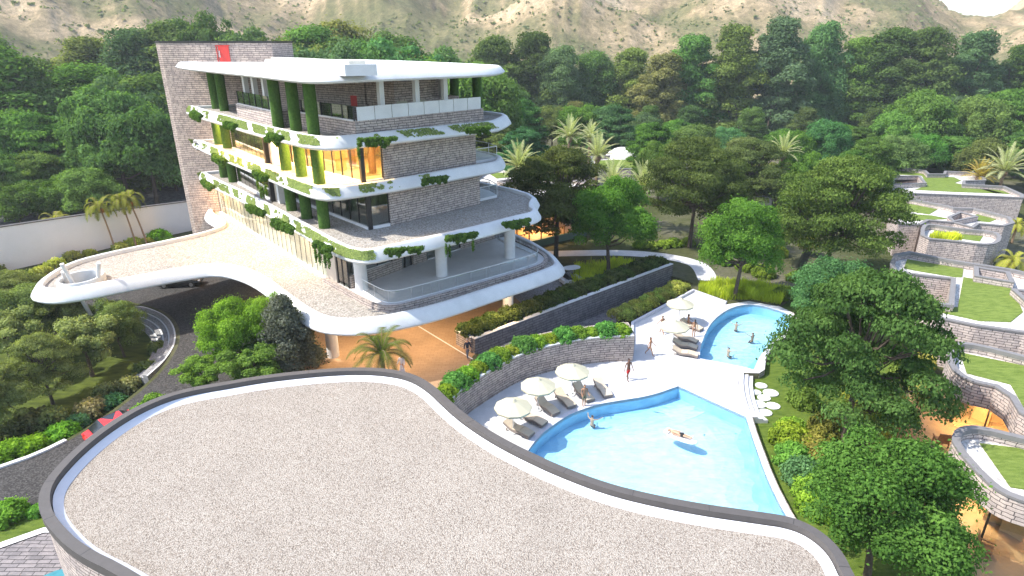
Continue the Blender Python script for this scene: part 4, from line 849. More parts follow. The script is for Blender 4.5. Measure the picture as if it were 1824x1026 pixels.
# sunken garden trees
G3 = 'olive green trees in the sunken garden'
gt = [(30,640,6.6,2.9),(95,690,6.2,2.5),(60,600,6.6,3.0),(165,640,6.2,2.8),(15,740,5.6,2.4),(222,606,5.6,2.3),(128,588,6.2,2.7),(40,550,6,3),(100,570,5.6,2.8)]
gd = ['left edge, upper one of two at the frame','standing alone over the sunny patch of lawn','behind the lone lawn tree','in the middle of the garden, broadest crown','lower left by the frame edge','under the slanting canopy columns','directly under the canopy tip','at the back left beside the kerb','behind the canopy tip shade']
for i, ((x, y, H, Rd), w_) in enumerate(zip(gt, gd)): tpx(['ft1','ly1','rd2'][i % 3], x, y+30, H, Rd, [(.20,.235,.085),(.17,.20,.07),(.13,.175,.055)][i % 3], 'olive_tree', 'olive green tree in the sunken garden, '+w_, GZ, G3)

ORD = ['first','second','third','fourth','fifth','sixth','seventh','eighth','ninth','tenth','eleventh','twelfth','thirteenth','fourteenth','fifteenth','sixteenth','seventeenth','eighteenth','nineteenth','twentieth']
ORD += ['twenty-'+k for k in ORD[:9]]+['thirtieth']+['thirty-'+k for k in ORD[:9]]
def tone(c): return 'blue green' if c[2] > .036 else ('bright green' if c[1] > .11 else ('olive' if c[0] > .07 else 'dark green'))
cols = [DARK, MID, (.061,.109,.029), OLIVE, BLUE, (.072,.145,.041)]
def row(items, D, keys, H0, phrase, grp, jx=0, cset=cols, wmul=1.0, base_z=GZ):
    for i, (x, yt) in enumerate(sorted(items)):
        dd = D(x) if callable(D) else D; dd += rng.uniform(-6, 6); v = (513-yt)/FOC; h = math.cos(PITCH)+v*math.sin(PITCH); dz = -math.sin(PITCH)+v*math.cos(PITCH)
        H = EYE+dz/h*dd-base_z; X = (x-912)/FOC/h*dd; H = max(6, H); col = tuple(c*rng.uniform(.85,1.15) for c in rng.choice(cset)); key = rng.choice(keys)
        Rd = wmul*min(11.5, max(4.6, H*.44))*rng.uniform(.9, 1.12)
        tree(key, X, dd, base_z, H, Rd, col, 'forest_tree', f'{tone(col)} forest tree, {ORD[i]} from left in {phrase}', grp)
T3 = ['ta1','ta2','ta3']
row([(-40,60),(60,105),(150,62),(228,42),(300,30),(352,8),(418,36),(480,45),(545,42),(600,30),(650,44),(700,62),(770,72)], lambda x: 150, T3+['fr1'], 0, 'the hotel back row', 'forest trees behind the hotel', wmul=1.05)
row([(520,58),(578,62),(628,58),(690,72),(745,88),(800,95),(850,100),(700,55)], 128, ['fr1','fr2','ta1'], 0, 'the row behind the roof', 'forest trees close behind the hotel')
row([(880,58),(950,50),(1002,76),(1060,86),(1128,80),(1185,92),(1240,56),(1315,40),(1398,26),(1478,32),(1545,60),(1602,42),(1665,42),(1750,52),(1830,76)], lambda x: 185, T3, 0, 'the hill row', 'tall forest trees under the hills', wmul=.88)
row([(860,140),(915,155),(1025,178),(1090,182),(1160,185),(1232,185),(1345,188),(1440,190),(1560,190),(1640,180),(1705,175),(1790,160)], 158, T3, 0, 'the second hill row', 'second row of tall forest trees', wmul=.95)
row([(870,145),(925,170),(985,180),(1040,178),(1095,180),(1150,195),(1210,208),(1300,222),(1400,226),(1500,216),(1590,214),(1655,150),(1715,165),(1760,160),(1815,150)], 138, ['fr1','fr2','fl1'], 0, 'the middle forest row', 'lower forest trees right of the hotel', cset=[MID,BLUE,(.065,.138,.043),(.072,.152,.029)])
row([(875,205),(930,222),(1165,212),(1240,214),(1330,238),(1420,225),(1480,205),(1540,222),(1610,190),(1680,182),(1740,195),(1800,180),(1860,170)], lambda x: 120 if x < 1500 else 134, ['fr1','fr2','fl1'], 0, 'the row above the villas', 'front forest trees above the villas', cset=[MID,OLIVE,(.072,.152,.029),(.061,.145,.051)])
row([(1180,245),(1290,260),(1360,285),(1440,262),(1530,262),(1560,240)], 103, ['fl1','fr1'], 0, 'the row behind the villas', 'trees just behind the villas', cset=[OLIVE,(.080,.145,.029)], wmul=.9)
row([(1560,242),(1612,236),(1662,232),(1712,238),(1765,240),(1830,232),(1880,225)], 119, ['fr1','fl1','fr2'], 0, 'the understorey behind the villas', 'understorey trees behind the villas', cset=[MID,(.07,.15,.035),(.09,.14,.04)], wmul=1.15)
# left forest, nearer than the back row
row([(-60,60),(20,92),(90,150),(150,110),(215,125),(255,130),(300,150)], 118, T3+['fr1'], 0, 'the second left forest row', 'left forest trees', wmul=1.05)
row([(-30,180),(35,190),(180,140),(240,175),(290,215)], 103, ['fr1','fr2','fl1'], 0, 'the front left forest row', 'left forest trees', cset=[DARK,MID,(.065,.138,.029)], wmul=1.1)
row([(-20,270),(45,265),(95,310),(10,320)], 88, ['fr1','fl1'], 0, 'the group behind the white wall', 'trees behind the boundary wall', cset=[MID,(.072,.152,.029)])
tpx('fr2', 168, 395, 8.5, 4.8, (.123,.203,.051), 'leafy_tree', 'pale green round tree behind the white wall left of the tower', 0, 'trees behind the boundary wall')

# ================================================================ PALMS
def palm_meshes(key, fr, Lf, up, droop, seed, lw=.06, ll=.5):
    r = random.Random(seed); V_ = []; T_ = []; rb = MB()
    for i in range(fr):
        az_ = i*2.399+r.random()*.3; el = up*(1-.85*i/fr)+r.uniform(-.1,.1); Ln = Lf*r.uniform(.85,1.1); p = Vector((0,0,0)); n_ = 22; dirn = Vector((math.cos(az_)*math.cos(el), math.sin(az_)*math.cos(el), math.sin(el))); pts = [p.copy()]; st_ = Ln/n_; side = Vector((-math.sin(az_), math.cos(az_), 0))
        for k in range(n_):
            dirn = (dirn+Vector((0,0,-droop*(k/n_+.25)/n_*2.2))).normalized(); p = p+dirn*st_; pts.append(p.copy())
            upv = side.cross(dirn).normalized(); f_ = math.sin(math.pi*min(1,(k+2.5)/(n_+2)))**.6*ll
            for s in (-1,1):
                for h_ in (0,.5):
                    q = p-dirn*st_*h_; t = (side*s*.85+dirn*.55+upv*(.18-.35*droop*.4)).normalized(); e = q+t*f_*r.uniform(.85,1.1)+Vector((0,0,-.12*f_)); w_ = dirn*lw
                    V_ += [q-w_*.4, q+w_*.6, e+w_*.15, e-w_*.1]; T_.append(.35+.4*r.random()+.2*(1-i/fr))
        rb.tube(pts, [.035*(1-.8*k/n_) for k in range(n_+1)], 4, False)
    a = leaf_mesh(key, np.array([tuple(v) for v in V_]), np.clip(np.array(T_),0,1)); me = bpy.data.meshes.new(key+'_ribs'); me.from_pydata(rb.v, [], rb.f); me.materials.append(M['bark_palm']); return a, me
PM = {'date': palm_meshes('date_fronds', 34, 3.6, 1.45, .75, 1, .07, .42), 'royal': palm_meshes('royal_fronds', 15, 3.0, 1.15, 2.3, 2, .08, .5), 'cyc': palm_meshes('short_fronds', 22, 2.6, 1.35, 1.5, 3, .05, .42)}
def palm(kind, x, y, z, h, s, col, label, group, lean=(0,0), rt=.16):
    e = thing('palm_tree', label, 'palm tree', (x, y, z), 0, group); f_, rb = PM[kind]; tx, ty = lean
    b = MB(); k = 10; b.tube([(tx*(i/k)**1.5, ty*(i/k)**1.5, h*i/k-.2*(i == 0)) for i in range(k+1)], [rt*(1.25 if i == 0 else 1-.25*i/k+.06*(i % 2)) for i in range(k+1)], 8); b.build('trunk', M['bark_palm'], e)
    if kind == 'date': b = MB(); b.tube([(tx,ty,h-.9),(tx,ty,h-.3),(tx,ty,h+.1)], [rt*1.2, rt*2.3, rt*1.4], 8); b.build('boot', M['bark_palm'], e)
    c = link('crown', f_, None, e, (tx, ty, h), (0,0,rng.random()*6)); c.scale = (s,)*3; c.color = (*col,1); c2 = link('rib', rb, None, c)
    if kind == 'royal':
        cl = [(tx+.3*math.cos(a), ty+.3*math.sin(a), h-.55+.1*math.sin(3*a), .2,.2,.26) for a in (0,1.5,3,4.6)]; va, ti = leaf_arrays(cl, 150, .07, 9, .5, -1); fm = leaf_mesh('seed_cluster', va, ti); o = link('seed_cluster', fm, None, e); o.color = (.45,.20,.09,1)
PG = (.30,.33,.17); GP = 'silver green palms behind the hotel'
for x, yt, D, s, lb in ((925,262,92,1.15,'silver green palm at the right end of the hotel, nearest the slab tips'),(1015,215,112,1.1,'tall silver palm at the left of the far group'),(1052,222,116,.95,'silver palm second from the left in the far group'),(1066,245,100,1.15,'full silver palm in front of the far group'),(1092,295,86,1.0,'silver palm left of the pair behind the bright round tree'),(1148,298,84,1.05,'silver palm right of the pair behind the bright round tree'),(1400,245,98,.95,'lone silver palm with a rusty skirt in the middle of the forest edge'),(1800,268,104,1.35,'large silver palm at the right edge above the villas'),(1752,290,106,.95,'smaller golden palm left of the large one at the right edge'),(975,278,98,.8,'silver palm half hidden by the dark layered tree')):
    v = (513-yt)/FOC; h_ = math.cos(PITCH)+v*math.sin(PITCH); dz = -math.sin(PITCH)+v*math.cos(PITCH); zt = EYE+dz/h_*D; X = (x-912)/FOC/h_*D
    palm('date', X, D, GZ, max(2.5, zt-GZ-2.6*s), s, PG if 'golden' not in lb else (.30,.24,.05), lb, GP, rt=.28)
for x, y, tx, ty, lb in ((206,448,-.9,.4,'left'),(244,443,-1.0,.6,'middle'),(263,440,-1.3,.4,'right')):
    X, Y = P(x, y, 0); palm('royal', X, Y, 0, 6.1 if lb != 'left' else 5.7, .92, (.145,.160,.029), f'slender palm with drooping fronds before the white wall, {lb} of three', 'three slender palms before the white wall', (tx, ty), .11)
X, Y = P(100, 400, 3.0); palm('royal', X, Y, GZ, 4.6, .95, (.189,.189,.043), 'short drooping palm behind the white boundary wall', None, rt=.12)
palm('royal', -60.5, 63.5, 0, 3.0, .8, (.145,.160,.029), 'palm at the left frame edge before the white wall', None)
palm('cyc', -8.9, 37.9, 0, 4.7, 1.08, (.07,.10,.02), 'palm with arching fronds in the court behind the gravel roof', None, rt=.2)
X, Y = P(1812, 400, 1.5); palm('royal', X, Y, GZ, 2.6, .8, (.246,.261,.043), 'upper golden green palm at the right edge between villas', 'golden palms at the right edge')
X, Y = P(1805, 462, 1.5); palm('royal', X, Y, GZ, 2.4, .95, (.246,.261,.043), 'lower golden green palm at the right edge beside a villa wall', 'golden palms at the right edge')

# ================================================================ SHRUBS
SH = {}
def shrub_proto(key, seed, k, n, size, flat=.75, elong=1.7, knob=False):
    r = random.Random(seed); cl = []
    for i in range(k):
        th = i*2.4; q = math.sqrt((i+.5)/k); zz = (1-q*q)**.5; cl.append((.72*q*math.cos(th), .72*q*math.sin(th), .28+.55*zz*flat*r.uniform(.85,1.1), .30*r.uniform(.8,1.2), .30*r.uniform(.8,1.2), .28))
        if i % 2 == 0: cl.append((.80*math.cos(th*1.7), .80*math.sin(th*1.7), .22, .24,.24,.24))
    va, ti = leaf_arrays(cl, n, size, seed, .6, -.7, elong); SH[key] = leaf_mesh(key, va, ti)
shrub_proto('shrub_fine', 1, 16, 210, .085); shrub_proto('shrub_soft', 2, 16, 210, .085); shrub_proto('shrub_broad', 3, 13, 60, .17, .8, 1.1)
def shrub(key, x, y, z, r_, col, label, group, sz=None, rz=None):
    o = link('shrub', SH[key], None, None, (x, y, z-.05), (0,0,rng.random()*6 if rz is None else rz)); o.scale = (r_, r_, (sz or r_)*rng.uniform(.92,1.1)); o.color = (*[c*rng.uniform(.9,1.12) for c in col], 1); return tag(o, label, 'shrub', group)
# on the curved planter, from the right end to the left
line = [(x-.28, y+.62) for x, y in wall_line]; seg = 0; cum = [0]
for i in range(1, len(line)): cum.append(cum[-1]+math.dist(line[i], line[i-1]))
def along(line, cum, s):
    for i in range(1, len(line)):
        if s <= cum[i]: t = (s-cum[i-1])/(cum[i]-cum[i-1]); return (line[i-1][0]*(1-t)+line[i][0]*t, line[i-1][1]*(1-t)+line[i][1]*t)
    return line[-1]
n = 17
for k in range(n):
    x, y = along(line, cum, .7+k*(cum[-1]-1.0)/(n-1)); shrub(['shrub_fine','shrub_soft'][k % 2], x, y, 2.15, .95+.18*math.sin(k*2.1), [(.145,.246,.029),(.087,.203,.051),(.174,.261,.029)][k*7 % 3], f'rounded shrub on the curved planter wall, {ORD[k]} from its right end', 'rounded shrubs on the curved planter')
# dark hedge on the straight retaining wall, two ranks
for rk in range(2):
    for k in range(19):
        t = (k+.5)/19; x = -3.6+(17.3+3.6)*t-(.35+.95*rk)*.66+rng.uniform(-.15,.15); y = 47.5+(66.4-47.5)*t+(.35+.95*rk)*.75+rng.uniform(-.15,.15)
        shrub('shrub_broad', x, y, 1.2, .88+.2*rng.random(), (.080,.109,.032), f'broad leaved hedge shrub, {ORD[k]} from the court in the {["front","rear"][rk]} rank above the lane', 'hedge shrubs above the sunken lane', .85)
# hedge between lane and deck
for rk in range(2):
    for k in range(14):
        t = (k+.3)/13.5; x = 10.45+(18.3-10.45)*t-.55*rk+rng.uniform(-.15,.15); y = 53.6+(61.5-53.6)*t+.55*rk
        shrub('shrub_broad', x, y, .1, .72+.2*rng.random(), (.246,.275,.065), f'yellow green hedge shrub, {ORD[k]} from the wall corner in the {["poolside","lane side"][rk]} rank', 'yellow green hedge shrubs beside the pool deck', .8)
# kerb side shrubs of the sunken garden
for i, (x, y, r_, c) in enumerate([(25,800,1.2,(.131,.261,.022)),(65,790,1.15,(.145,.275,.022)),(112,768,1.2,(.116,.246,.029)),(140,745,.9,(.072,.174,.072)),(165,722,1.2,(.217,.217,.087)),(205,708,1.0,(.072,.189,.072)),(232,680,1.1,(.203,.217,.087)),(262,650,1.1,(.116,.145,.043)),(190,690,1.0,(.174,.189,.072)),(285,612,1.0,(.131,.160,.051)),(-15,812,1.2,(.131,.261,.022)),(60,745,1.3,(.131,.145,.051)),(20,765,1.3,(.087,.102,.036)),(95,740,1.2,(.189,.203,.072))]):
    shrub('shrub_broad' if c[2] > .03 and c[0] > .07 else 'shrub_fine', *P(x, y+14, GZ), GZ, r_, c, f'garden shrub inside the drive kerb, {ORD[i]} of the varied border', 'border shrubs inside the drive kerb')
for i, (x, y, r_) in enumerate([(12,425+490,1.1),(255,735,1.0),(275,715,.9),(70,905,.6)]):
    shrub('shrub_fine', *P(x, y+8, 0), 0, r_, (.116,.232,.036), ['round green shrub on the corner lawn at the lower left','low green shrub behind the gravel roof edge beside the red car','low green shrub between the red car and the lime trees','small lime shrub touching the gravel roof at the left'][i], 'low shrubs near the gravel roof')
# shrubs before the white wall
for i, (x, y, r_, c) in enumerate([(100,478,1.3,(.290,.304,.072)),(130,462,1.1,(.290,.304,.072)),(75,492,1.2,(.275,.275,.072)),(15,500,1.1,(.145,.217,.029)),(45,505,1.2,(.116,.203,.043)),(215,446,1.1,(.290,.304,.072)),(240,440,1.2,(.290,.290,.065)),(262,436,1.0,(.261,.290,.072)),(285,428,1.5,(.102,.232,.022)),(300,436,1.1,(.102,.232,.022)),(-10,492,1.3,(.217,.232,.058)),(160,455,.9,(.290,.304,.072))]):
    shrub('shrub_broad' if c[0] > .12 else 'shrub_fine', *P(x, y, 0), 0, r_, c, f'{"yellow green" if c[0] > .12 else "green"} shrub before the white boundary wall, {ORD[i]} of the planting', 'shrubs before the white wall')
# lawn side shrubs right of the pools
for i, (x, y, r_, c) in enumerate([(1408,765,1.1,(.174,.246,.036)),(1405,780,1.35,(.174,.275,.029)),(1412,815,1.3,(.116,.232,.043)),(1430,845,1.3,(.087,.189,.072)),(1450,875,1.3,(.145,.261,.029)),(1440,790,1.2,(.217,.217,.051)),(1455,820,1.2,(.203,.189,.051)),(1470,760,1.2,(.174,.203,.043)),(1460,900,1.3,(.160,.275,.029)),(1480,850,1.2,(.174,.174,.058)),(1415,640,1.1,(.102,.174,.043)),(1440,670,1.1,(.102,.174,.043)),(1430,710,1.2,(.116,.189,.036)),(1530,700,1.2,(.217,.246,.043)),(1580,700,1.2,(.261,.261,.058)),(1600,740,1.2,(.131,.203,.043)),(1560,760,1.2,(.203,.217,.043)),(1640,640,1.1,(.290,.275,.072)),(1610,660,1.1,(.174,.232,.043)),(1640,690,1.0,(.290,.290,.087))]):
    shrub('shrub_fine' if i % 3 else 'shrub_soft', *P(x, y+10, LZ), LZ, r_, c, f'bushy shrub on the lawn right of the pools, {ORD[i]} of the mixed border', 'mixed border shrubs right of the pools', r_*1.1)
for i, (x, y, r_, c) in enumerate([(1140,440,1.0,(.131,.203,.029)),(1160,442,1.0,(.189,.261,.043)),(1180,440,1.0,(.174,.246,.043)),(1200,438,1.1,(.145,.217,.029)),(1225,436,1.0,(.189,.261,.043)),(1330,480,1.3,(.145,.232,.029)),(1360,492,1.3,(.131,.217,.029)),(1395,530,1.2,(.145,.217,.029)),(1420,500,1.2,(.102,.174,.029)),(1290,470,1.2,(.102,.174,.029)),(1385,455,1.3,(.189,.232,.043)),(1440,440,1.3,(.145,.174,.043))]):
    shrub('shrub_fine', *P(x, y, 0), 0, r_, c, f'bushy shrub beyond the curved footpath, {ORD[i]} from the left', 'shrubs beyond the footpath')
# tall yellow grass: blades
def grass(name, poly, dens, h, col, label, z=0, seed=1, w=.03):
    r = np.random.default_rng(seed); xs = [p[0] for p in poly]; ys = [p[1] for p in poly]; A = abs(area(poly)); V_ = []; T_ = []; N = int(A*dens); k = 0
    while k < N:
        x, y = r.uniform(min(xs), max(xs)), r.uniform(min(ys), max(ys)); ins_ = False; j = len(poly)-1
        for i in range(len(poly)):
            if (poly[i][1] > y) != (poly[j][1] > y) and x < (poly[j][0]-poly[i][0])*(y-poly[i][1])/(poly[j][1]-poly[i][1])+poly[i][0]: ins_ = not ins_
            j = i
        if not ins_: continue
        k += 1; tuft = n2(x*1.1, y*1.1); hh = h*(.45+.9*tuft)*r.uniform(.7,1.15); a_ = r.uniform(0, 6.28); dx, dy = math.cos(a_)*w, math.sin(a_)*w; lx, ly = r.normal()*.22*hh, r.normal()*.22*hh
        V_ += [(x-dx,y-dy,z),(x+dx,y+dy,z),(x+lx+dx*.3,y+ly+dy*.3,z+hh),(x+lx-dx*.3,y+ly-dy*.3,z+hh)]; T_.append(.2+.7*tuft*r.uniform(.7,1.2))
    o = link(name, leaf_mesh(name, np.array(V_), np.clip(np.array(T_),0,1))); o.color = (*col,1); tag(o, label, 'grass', kind='stuff')
grass('tall_grass', [(6.6,63.2),(7.4,67.6),(13.5,69.5),(15.0,68.0),(10.5,63.4),(7.4,60.6)], 150, .95, (.36,.42,.04), 'bright yellow green ornamental grass behind the dark hedge', seed=2, w=.04)
grass('tall_grass', [(19.6,61.0),(21.8,58.6),(24.3,58.7),(26.8,57.4),(29,60.5),(25,63.5),(20.5,63)], 150, .85, (.36,.42,.04), 'bright yellow green ornamental grass around the tip of the small pool', seed=3, w=.04)
X, Y = P(1685, 418, 3.4); grass('hanging_grass', [(X-1.6,Y-.5),(X+1.6,Y-.7),(X+1.6,Y+.5),(X-1.6,Y+.5)], 160, .7, (.42,.45,.04), 'bright yellow tufts hanging over the small villa block', 2.9, 4, .05)
def in_poly(x, y, poly):
    c = False; j = len(poly)-1
    for i in range(len(poly)):
        if (poly[i][1] > y) != (poly[j][1] > y) and x < (poly[j][0]-poly[i][0])*(y-poly[i][1])/(poly[j][1]-poly[i][1])+poly[i][0]: c = not c
        j = i
    return c
# ================================================================ POOL FURNITURE
def parasol(x, y, label, group):
    e = thing('parasol', label, 'parasol', (x, y, .02), rng.random(), group); n = 10; b = MB()
    ring = lambda r_, z, tw=0: [(r_*math.cos(2*math.pi*(k+tw)/n), r_*math.sin(2*math.pi*(k+tw)/n), z) for k in range(n)]
    b.loft([ring(1.25,1.86), ring(1.27,2.0), ring(.62,2.30), ring(.16,2.50)]); b.loft([ring(.24,2.47), ring(.10,2.60), ring(.02,2.63)]); b.loft([ring(1.24,1.87), ring(.6,2.26), ring(.05,2.42)][::1]); b.build('canopy', M['cream'], e)
    b = MB(); b.tube([(0,0,0),(0,0,2.62)], .028, 8); b.build('pole', M['white'], e)
    for k in range(n):
        b = MB(); t = 2*math.pi*k/n; b.tube([(.05*math.cos(t),.05*math.sin(t),2.40),(.62*math.cos(t),.62*math.sin(t),2.275),(1.25*math.cos(t),1.25*math.sin(t),1.97)], .012, 4); b.build('rib', M['white'], e)
    b = MB(); b.tube([(0,0,0),(0,0,.07),(0,0,.09),(0,0,.25)], [.26,.26,.09,.045], 16); b.build('base', M['white'], e)
pl = [(914,771,'nearest the gravel roof'),(958,731,'middle one of three by the large pool'),(1018,704,'closest to the curved wall, over the man in shorts'),(1197,619,'beside the stack of loungers at the small pool'),(1208,577,'farthest up the deck near the grass corner')]
for x, y, l in pl: parasol(*P(x, y), 'round cream parasol, '+l, 'cream parasols on the pool deck')
def lounger(hx, hy, fx, fy, mm, label, group='loungers on the pool deck'):
    a, b_ = Vector(P(hx, hy, .3)), Vector(P(fx, fy, .3)); c = (a+b_)/2; an = math.atan2((b_-a).y, (b_-a).x)
    e = thing('sun_lounger', label, 'sun lounger', (c.x, c.y, .02), an, group)
    prof = [(-1.05,.62),(-.85,.52),(-.62,.40),(-.38,.30),(-.1,.30),(.25,.36),(.5,.34),(.8,.28),(1.05,.26)]
    b = MB()
    for z0, z1, w_ in ((-.16,0,.37),):
        up = [(x, z+z1) for x, z in prof]; lo = [(x, max(.04, z+z0)) for x, z in prof]
        for i in range(len(prof)-1):
            for s in (1,): b.face([(up[i][0],-w_,up[i][1]),(up[i+1][0],-w_,up[i+1][1]),(up[i+1][0],w_,up[i+1][1]),(up[i][0],w_,up[i][1])]); b.face([(lo[i][0],w_,lo[i][1]),(lo[i+1][0],w_,lo[i+1][1]),(lo[i+1][0],-w_,lo[i+1][1]),(lo[i][0],-w_,lo[i][1])])
            b.face([(lo[i][0],-w_,lo[i][1]),(lo[i+1][0],-w_,lo[i+1][1]),(up[i+1][0],-w_,up[i+1][1]),(up[i][0],-w_,up[i][1])]); b.face([(up[i][0],w_,up[i][1]),(up[i+1][0],w_,up[i+1][1]),(lo[i+1][0],w_,lo[i+1][1]),(lo[i][0],w_,lo[i][1])])
        for k in (0, -1): b.face([(lo[k][0],-w_,lo[k][1]),(up[k][0],-w_,up[k][1]),(up[k][0],w_,up[k][1]),(lo[k][0],w_,lo[k][1])])
    b.build('frame', M['wicker_frame'], e)
    for i0, i1 in ((0,3),(3,5),(5,8)):
        b = MB(); p = prof[i0:i1+1]; w_ = .345; t = .05; g = .012
        p = [(q[0]+(g if k == 0 else (-g if k == len(p)-1 else 0)), q[1]) for k, q in enumerate(p)]
        for i in range(len(p)-1):
            b.face([(p[i][0],-w_,p[i][1]+t),(p[i+1][0],-w_,p[i+1][1]+t),(p[i+1][0],w_,p[i+1][1]+t),(p[i][0],w_,p[i][1]+t)])
            for s in (-1,1): b.face([(p[i][0],s*w_,p[i][1]+.003),(p[i+1][0],s*w_,p[i+1][1]+.003),(p[i+1][0],s*w_,p[i+1][1]+t),(p[i][0],s*w_,p[i][1]+t)][::s])
        for k, s in ((0,-1),(-1,1)): b.face([(p[k][0],-w_,p[k][1]+.003),(p[k][0],w_,p[k][1]+.003),(p[k][0],w_,p[k][1]+t),(p[k][0],-w_,p[k][1]+t)][::s])
        b.build('cushion', mm, e)
    for sx in (-.8,.85):
        for sy in (-.3,.3): b = MB(); b.box((sx,sy,.09),(.07,.07,.18)); b.build('leg', M['wicker_frame'], e)
    return e
for q, l in zip([(903,755,946,773),(929,736,969,753),(958,711,992,736),(991,697,1021,724),(1025,686,1054,713),(1062,677,1086,707)],
    ['closest to the gravel roof, half under the first parasol','between the first and the second parasol','in the shade of the second parasol','between the second and the third parasol','behind the man in shorts under the third parasol','standing alone in the sun at the far end of the pool row']):
    lounger(*q, M['wicker'] if q[0] in (929,991,1062) else M['wicker'], 'beige sun lounger '+l)
for q, l in zip([(1213,573,1251,586),(1203,597,1241,607),(1201,610,1240,618),(1200,624,1242,631)],['with two women on it at the small pool','just below the seated women at the small pool','third in the row at the small pool','lowest in the row at the small pool']):
    lounger(*q, M['wicker'], 'beige sun lounger '+l)

# ================================================================ PEOPLE
def skinned(name, verts, edges, radii, m, parent=None, root=0, sub=1):
    me = bpy.data.meshes.new(name); me.from_pydata(verts, edges, []); o = bpy.data.objects.new(name, me); C.objects.link(o)
    md = o.modifiers.new('s', 'SKIN'); md.use_smooth_shade = True
    for i, sv in enumerate(me.skin_vertices[0].data): r_ = radii[i]; sv.radius = r_ if isinstance(r_, tuple) else (r_, r_); sv.use_root = (i == root)
    sb_ = o.modifiers.new('b', 'SUBSURF'); sb_.levels = sub; sb_.render_levels = sub
    dg = bpy.context.evaluated_depsgraph_get(); dg.update(); nm = bpy.data.meshes.new_from_object(o.evaluated_get(dg)); bpy.data.objects.remove(o); nm.name = name
    nm.materials.clear(); nm.materials.append(m); nm.polygons.foreach_set('use_smooth', [True]*len(nm.polygons)); q = bpy.data.objects.new(name, nm); C.objects.link(q); q.parent = parent; return q
SK = {'light': plain('skin_light', (.55,.33,.22), .6, .05), 'tan': plain('skin_tan', (.36,.19,.11), .6, .05), 'dark': plain('skin_brown', (.14,.065,.04), .6, .05)}
HR = plain('hair_dark', (.018,.012,.01), .6, .1); HB = plain('hair_brown', (.10,.05,.025), .6, .1); HG = plain('hair_grey', (.4,.38,.36), .6, .1)
CL = {k: plain('cloth_'+k, c, .85, .08, 6) for k, c in dict(red=(.50,.03,.03), navy=(.03,.035,.06), white=(.75,.75,.76), black=(.02,.02,.022), khaki=(.22,.19,.12), brown=(.30,.12,.04), grey=(.15,.17,.22)).items()}
def person(loc, rz, label, skin, hair=HR, long=False, legs=((8,5),(-12,10)), arms=((10,12),(-14,18)), spread=12, lean=0, tilt=None, wear='shorts', col='red', sc=1.0, group=None, head_z=None):
    sgn = (-1, 1); V_ = [(0,0,.93),(0,-.005,1.10),(0,-.01,1.30),(0,0,1.44),(0,-.01,1.52),(0,-.025,1.585),(0,-.02,1.655),(0,-.01,1.715)]
    female = wear == 'bikini'
    Rr = [(.135,.10),(.105 if female else .125,.085),(.135 if female else .155,.105),(.085,.07),(.048,.05),(.066,.075),(.078,.092),(.055,.065)]
    E_ = [(i, i+1) for i in range(7)]; V_.append((0,-.125,1.62)); Rr.append(.013); E_.append((6,8))
    for s in sgn: V_.append((s*.085,-.005,1.63)); Rr.append(.016); E_.append((6,len(V_)-1))
    def dirv(a): a = R(a); return Vector((0,-math.sin(a),-math.cos(a)))
    J = {}
    for s, (ha, kb) in zip(sgn, legs):
        hip = Vector((s*.09,0,.88)); k = hip+dirv(ha)*.42; a = k+dirv(ha-kb)*.41; t = a+Vector((0,-.15,-.045)) if ha-kb > -35 else a+Vector((0,-.07,-.13)); heel = a+Vector((0,.03,-.05))
        i = len(V_); V_ += [tuple(hip), tuple(hip+dirv(ha)*.2), tuple(k), tuple(k+dirv(ha-kb)*.13), tuple(a), tuple(t)]; Rr += [.085,.08,.052,.054,.036,(.035,.026)]; E_ += [(0,i),(i,i+1),(i+1,i+2),(i+2,i+3),(i+3,i+4),(i+4,i+5)]; J['leg%d' % s] = (hip, k, a)
    for s, (aa, eb) in zip(sgn, arms):
        sh = Vector((s*(.165 if female else .19),0,1.415)); o_ = Vector((s*math.sin(R(spread)),0,0)); d1 = (dirv(aa)+o_).normalized(); el = sh+d1*.285; d2 = (dirv(aa+eb)+o_*.6).normalized(); wr = el+d2*.25; pm = wr+d2*.07
        i = len(V_); V_ += [tuple(sh), tuple(sh+d1*.13), tuple(el), tuple(el+d2*.09), tuple(wr), tuple(pm)]; Rr += [.052,.042,.034,.034,.024,(.034,.016)]; E_ += [(3,i),(i,i+1),(i+1,i+2),(i+2,i+3),(i+3,i+4),(i+4,i+5)]
        sd = Vector((0,1,0)) if abs(d2.y) < .9 else Vector((0,0,1)); sd = (sd-d2*sd.dot(d2)).normalized(); cu = d2.cross(sd)*.3*s
        for f_, (of, ln_) in enumerate(((-.027,.062),(-.009,.078),(.009,.084),(.027,.07))):
            j = len(V_); b0 = pm+sd*of+d2*.02; b1 = b0+(d2+cu*.3).normalized()*ln_*.55; V_ += [tuple(b0), tuple(b1), tuple(b1+(d2+cu*1.6).normalized()*ln_*.45)]; Rr += [.0095,.0085,.007]; E_ += [(i+5,j),(j,j+1),(j+1,j+2)]
        j = len(V_); t0 = wr+d2*.03-sd*.035; V_ += [tuple(t0), tuple(t0+(d2-sd*.7).normalized()*.055)]; Rr += [.011,.009]; E_ += [(i+4,j),(j,j+1)]
    body = skinned('person', V_, E_, Rr, SK[skin], None, 0); tag(body, label, 'person', group)
    hv = [(0,-.005,1.735),(0,.03,1.70),(0,.05,1.64)]; hr_ = [(.075,.07),(.084,.075),(.078,.06)]
    if long: hv += [(0,.065,1.52),(0,.075,1.38)]; hr_ += [(.07,.045),(.045,.03)]
    skinned('hair', hv, [(i, i+1) for i in range(len(hv)-1)], hr_, hair, body)
    for s in (-1, 1):
        eb_ = MB(); eb_.tube([(s*.03,-.108,1.655),(s*.03,-.116,1.655)], .010, 6); eb_.build('eye', HR, body)
    def limb(nm, m, vs_, es_, rs_): skinned(nm, vs_, es_, rs_, m, body)
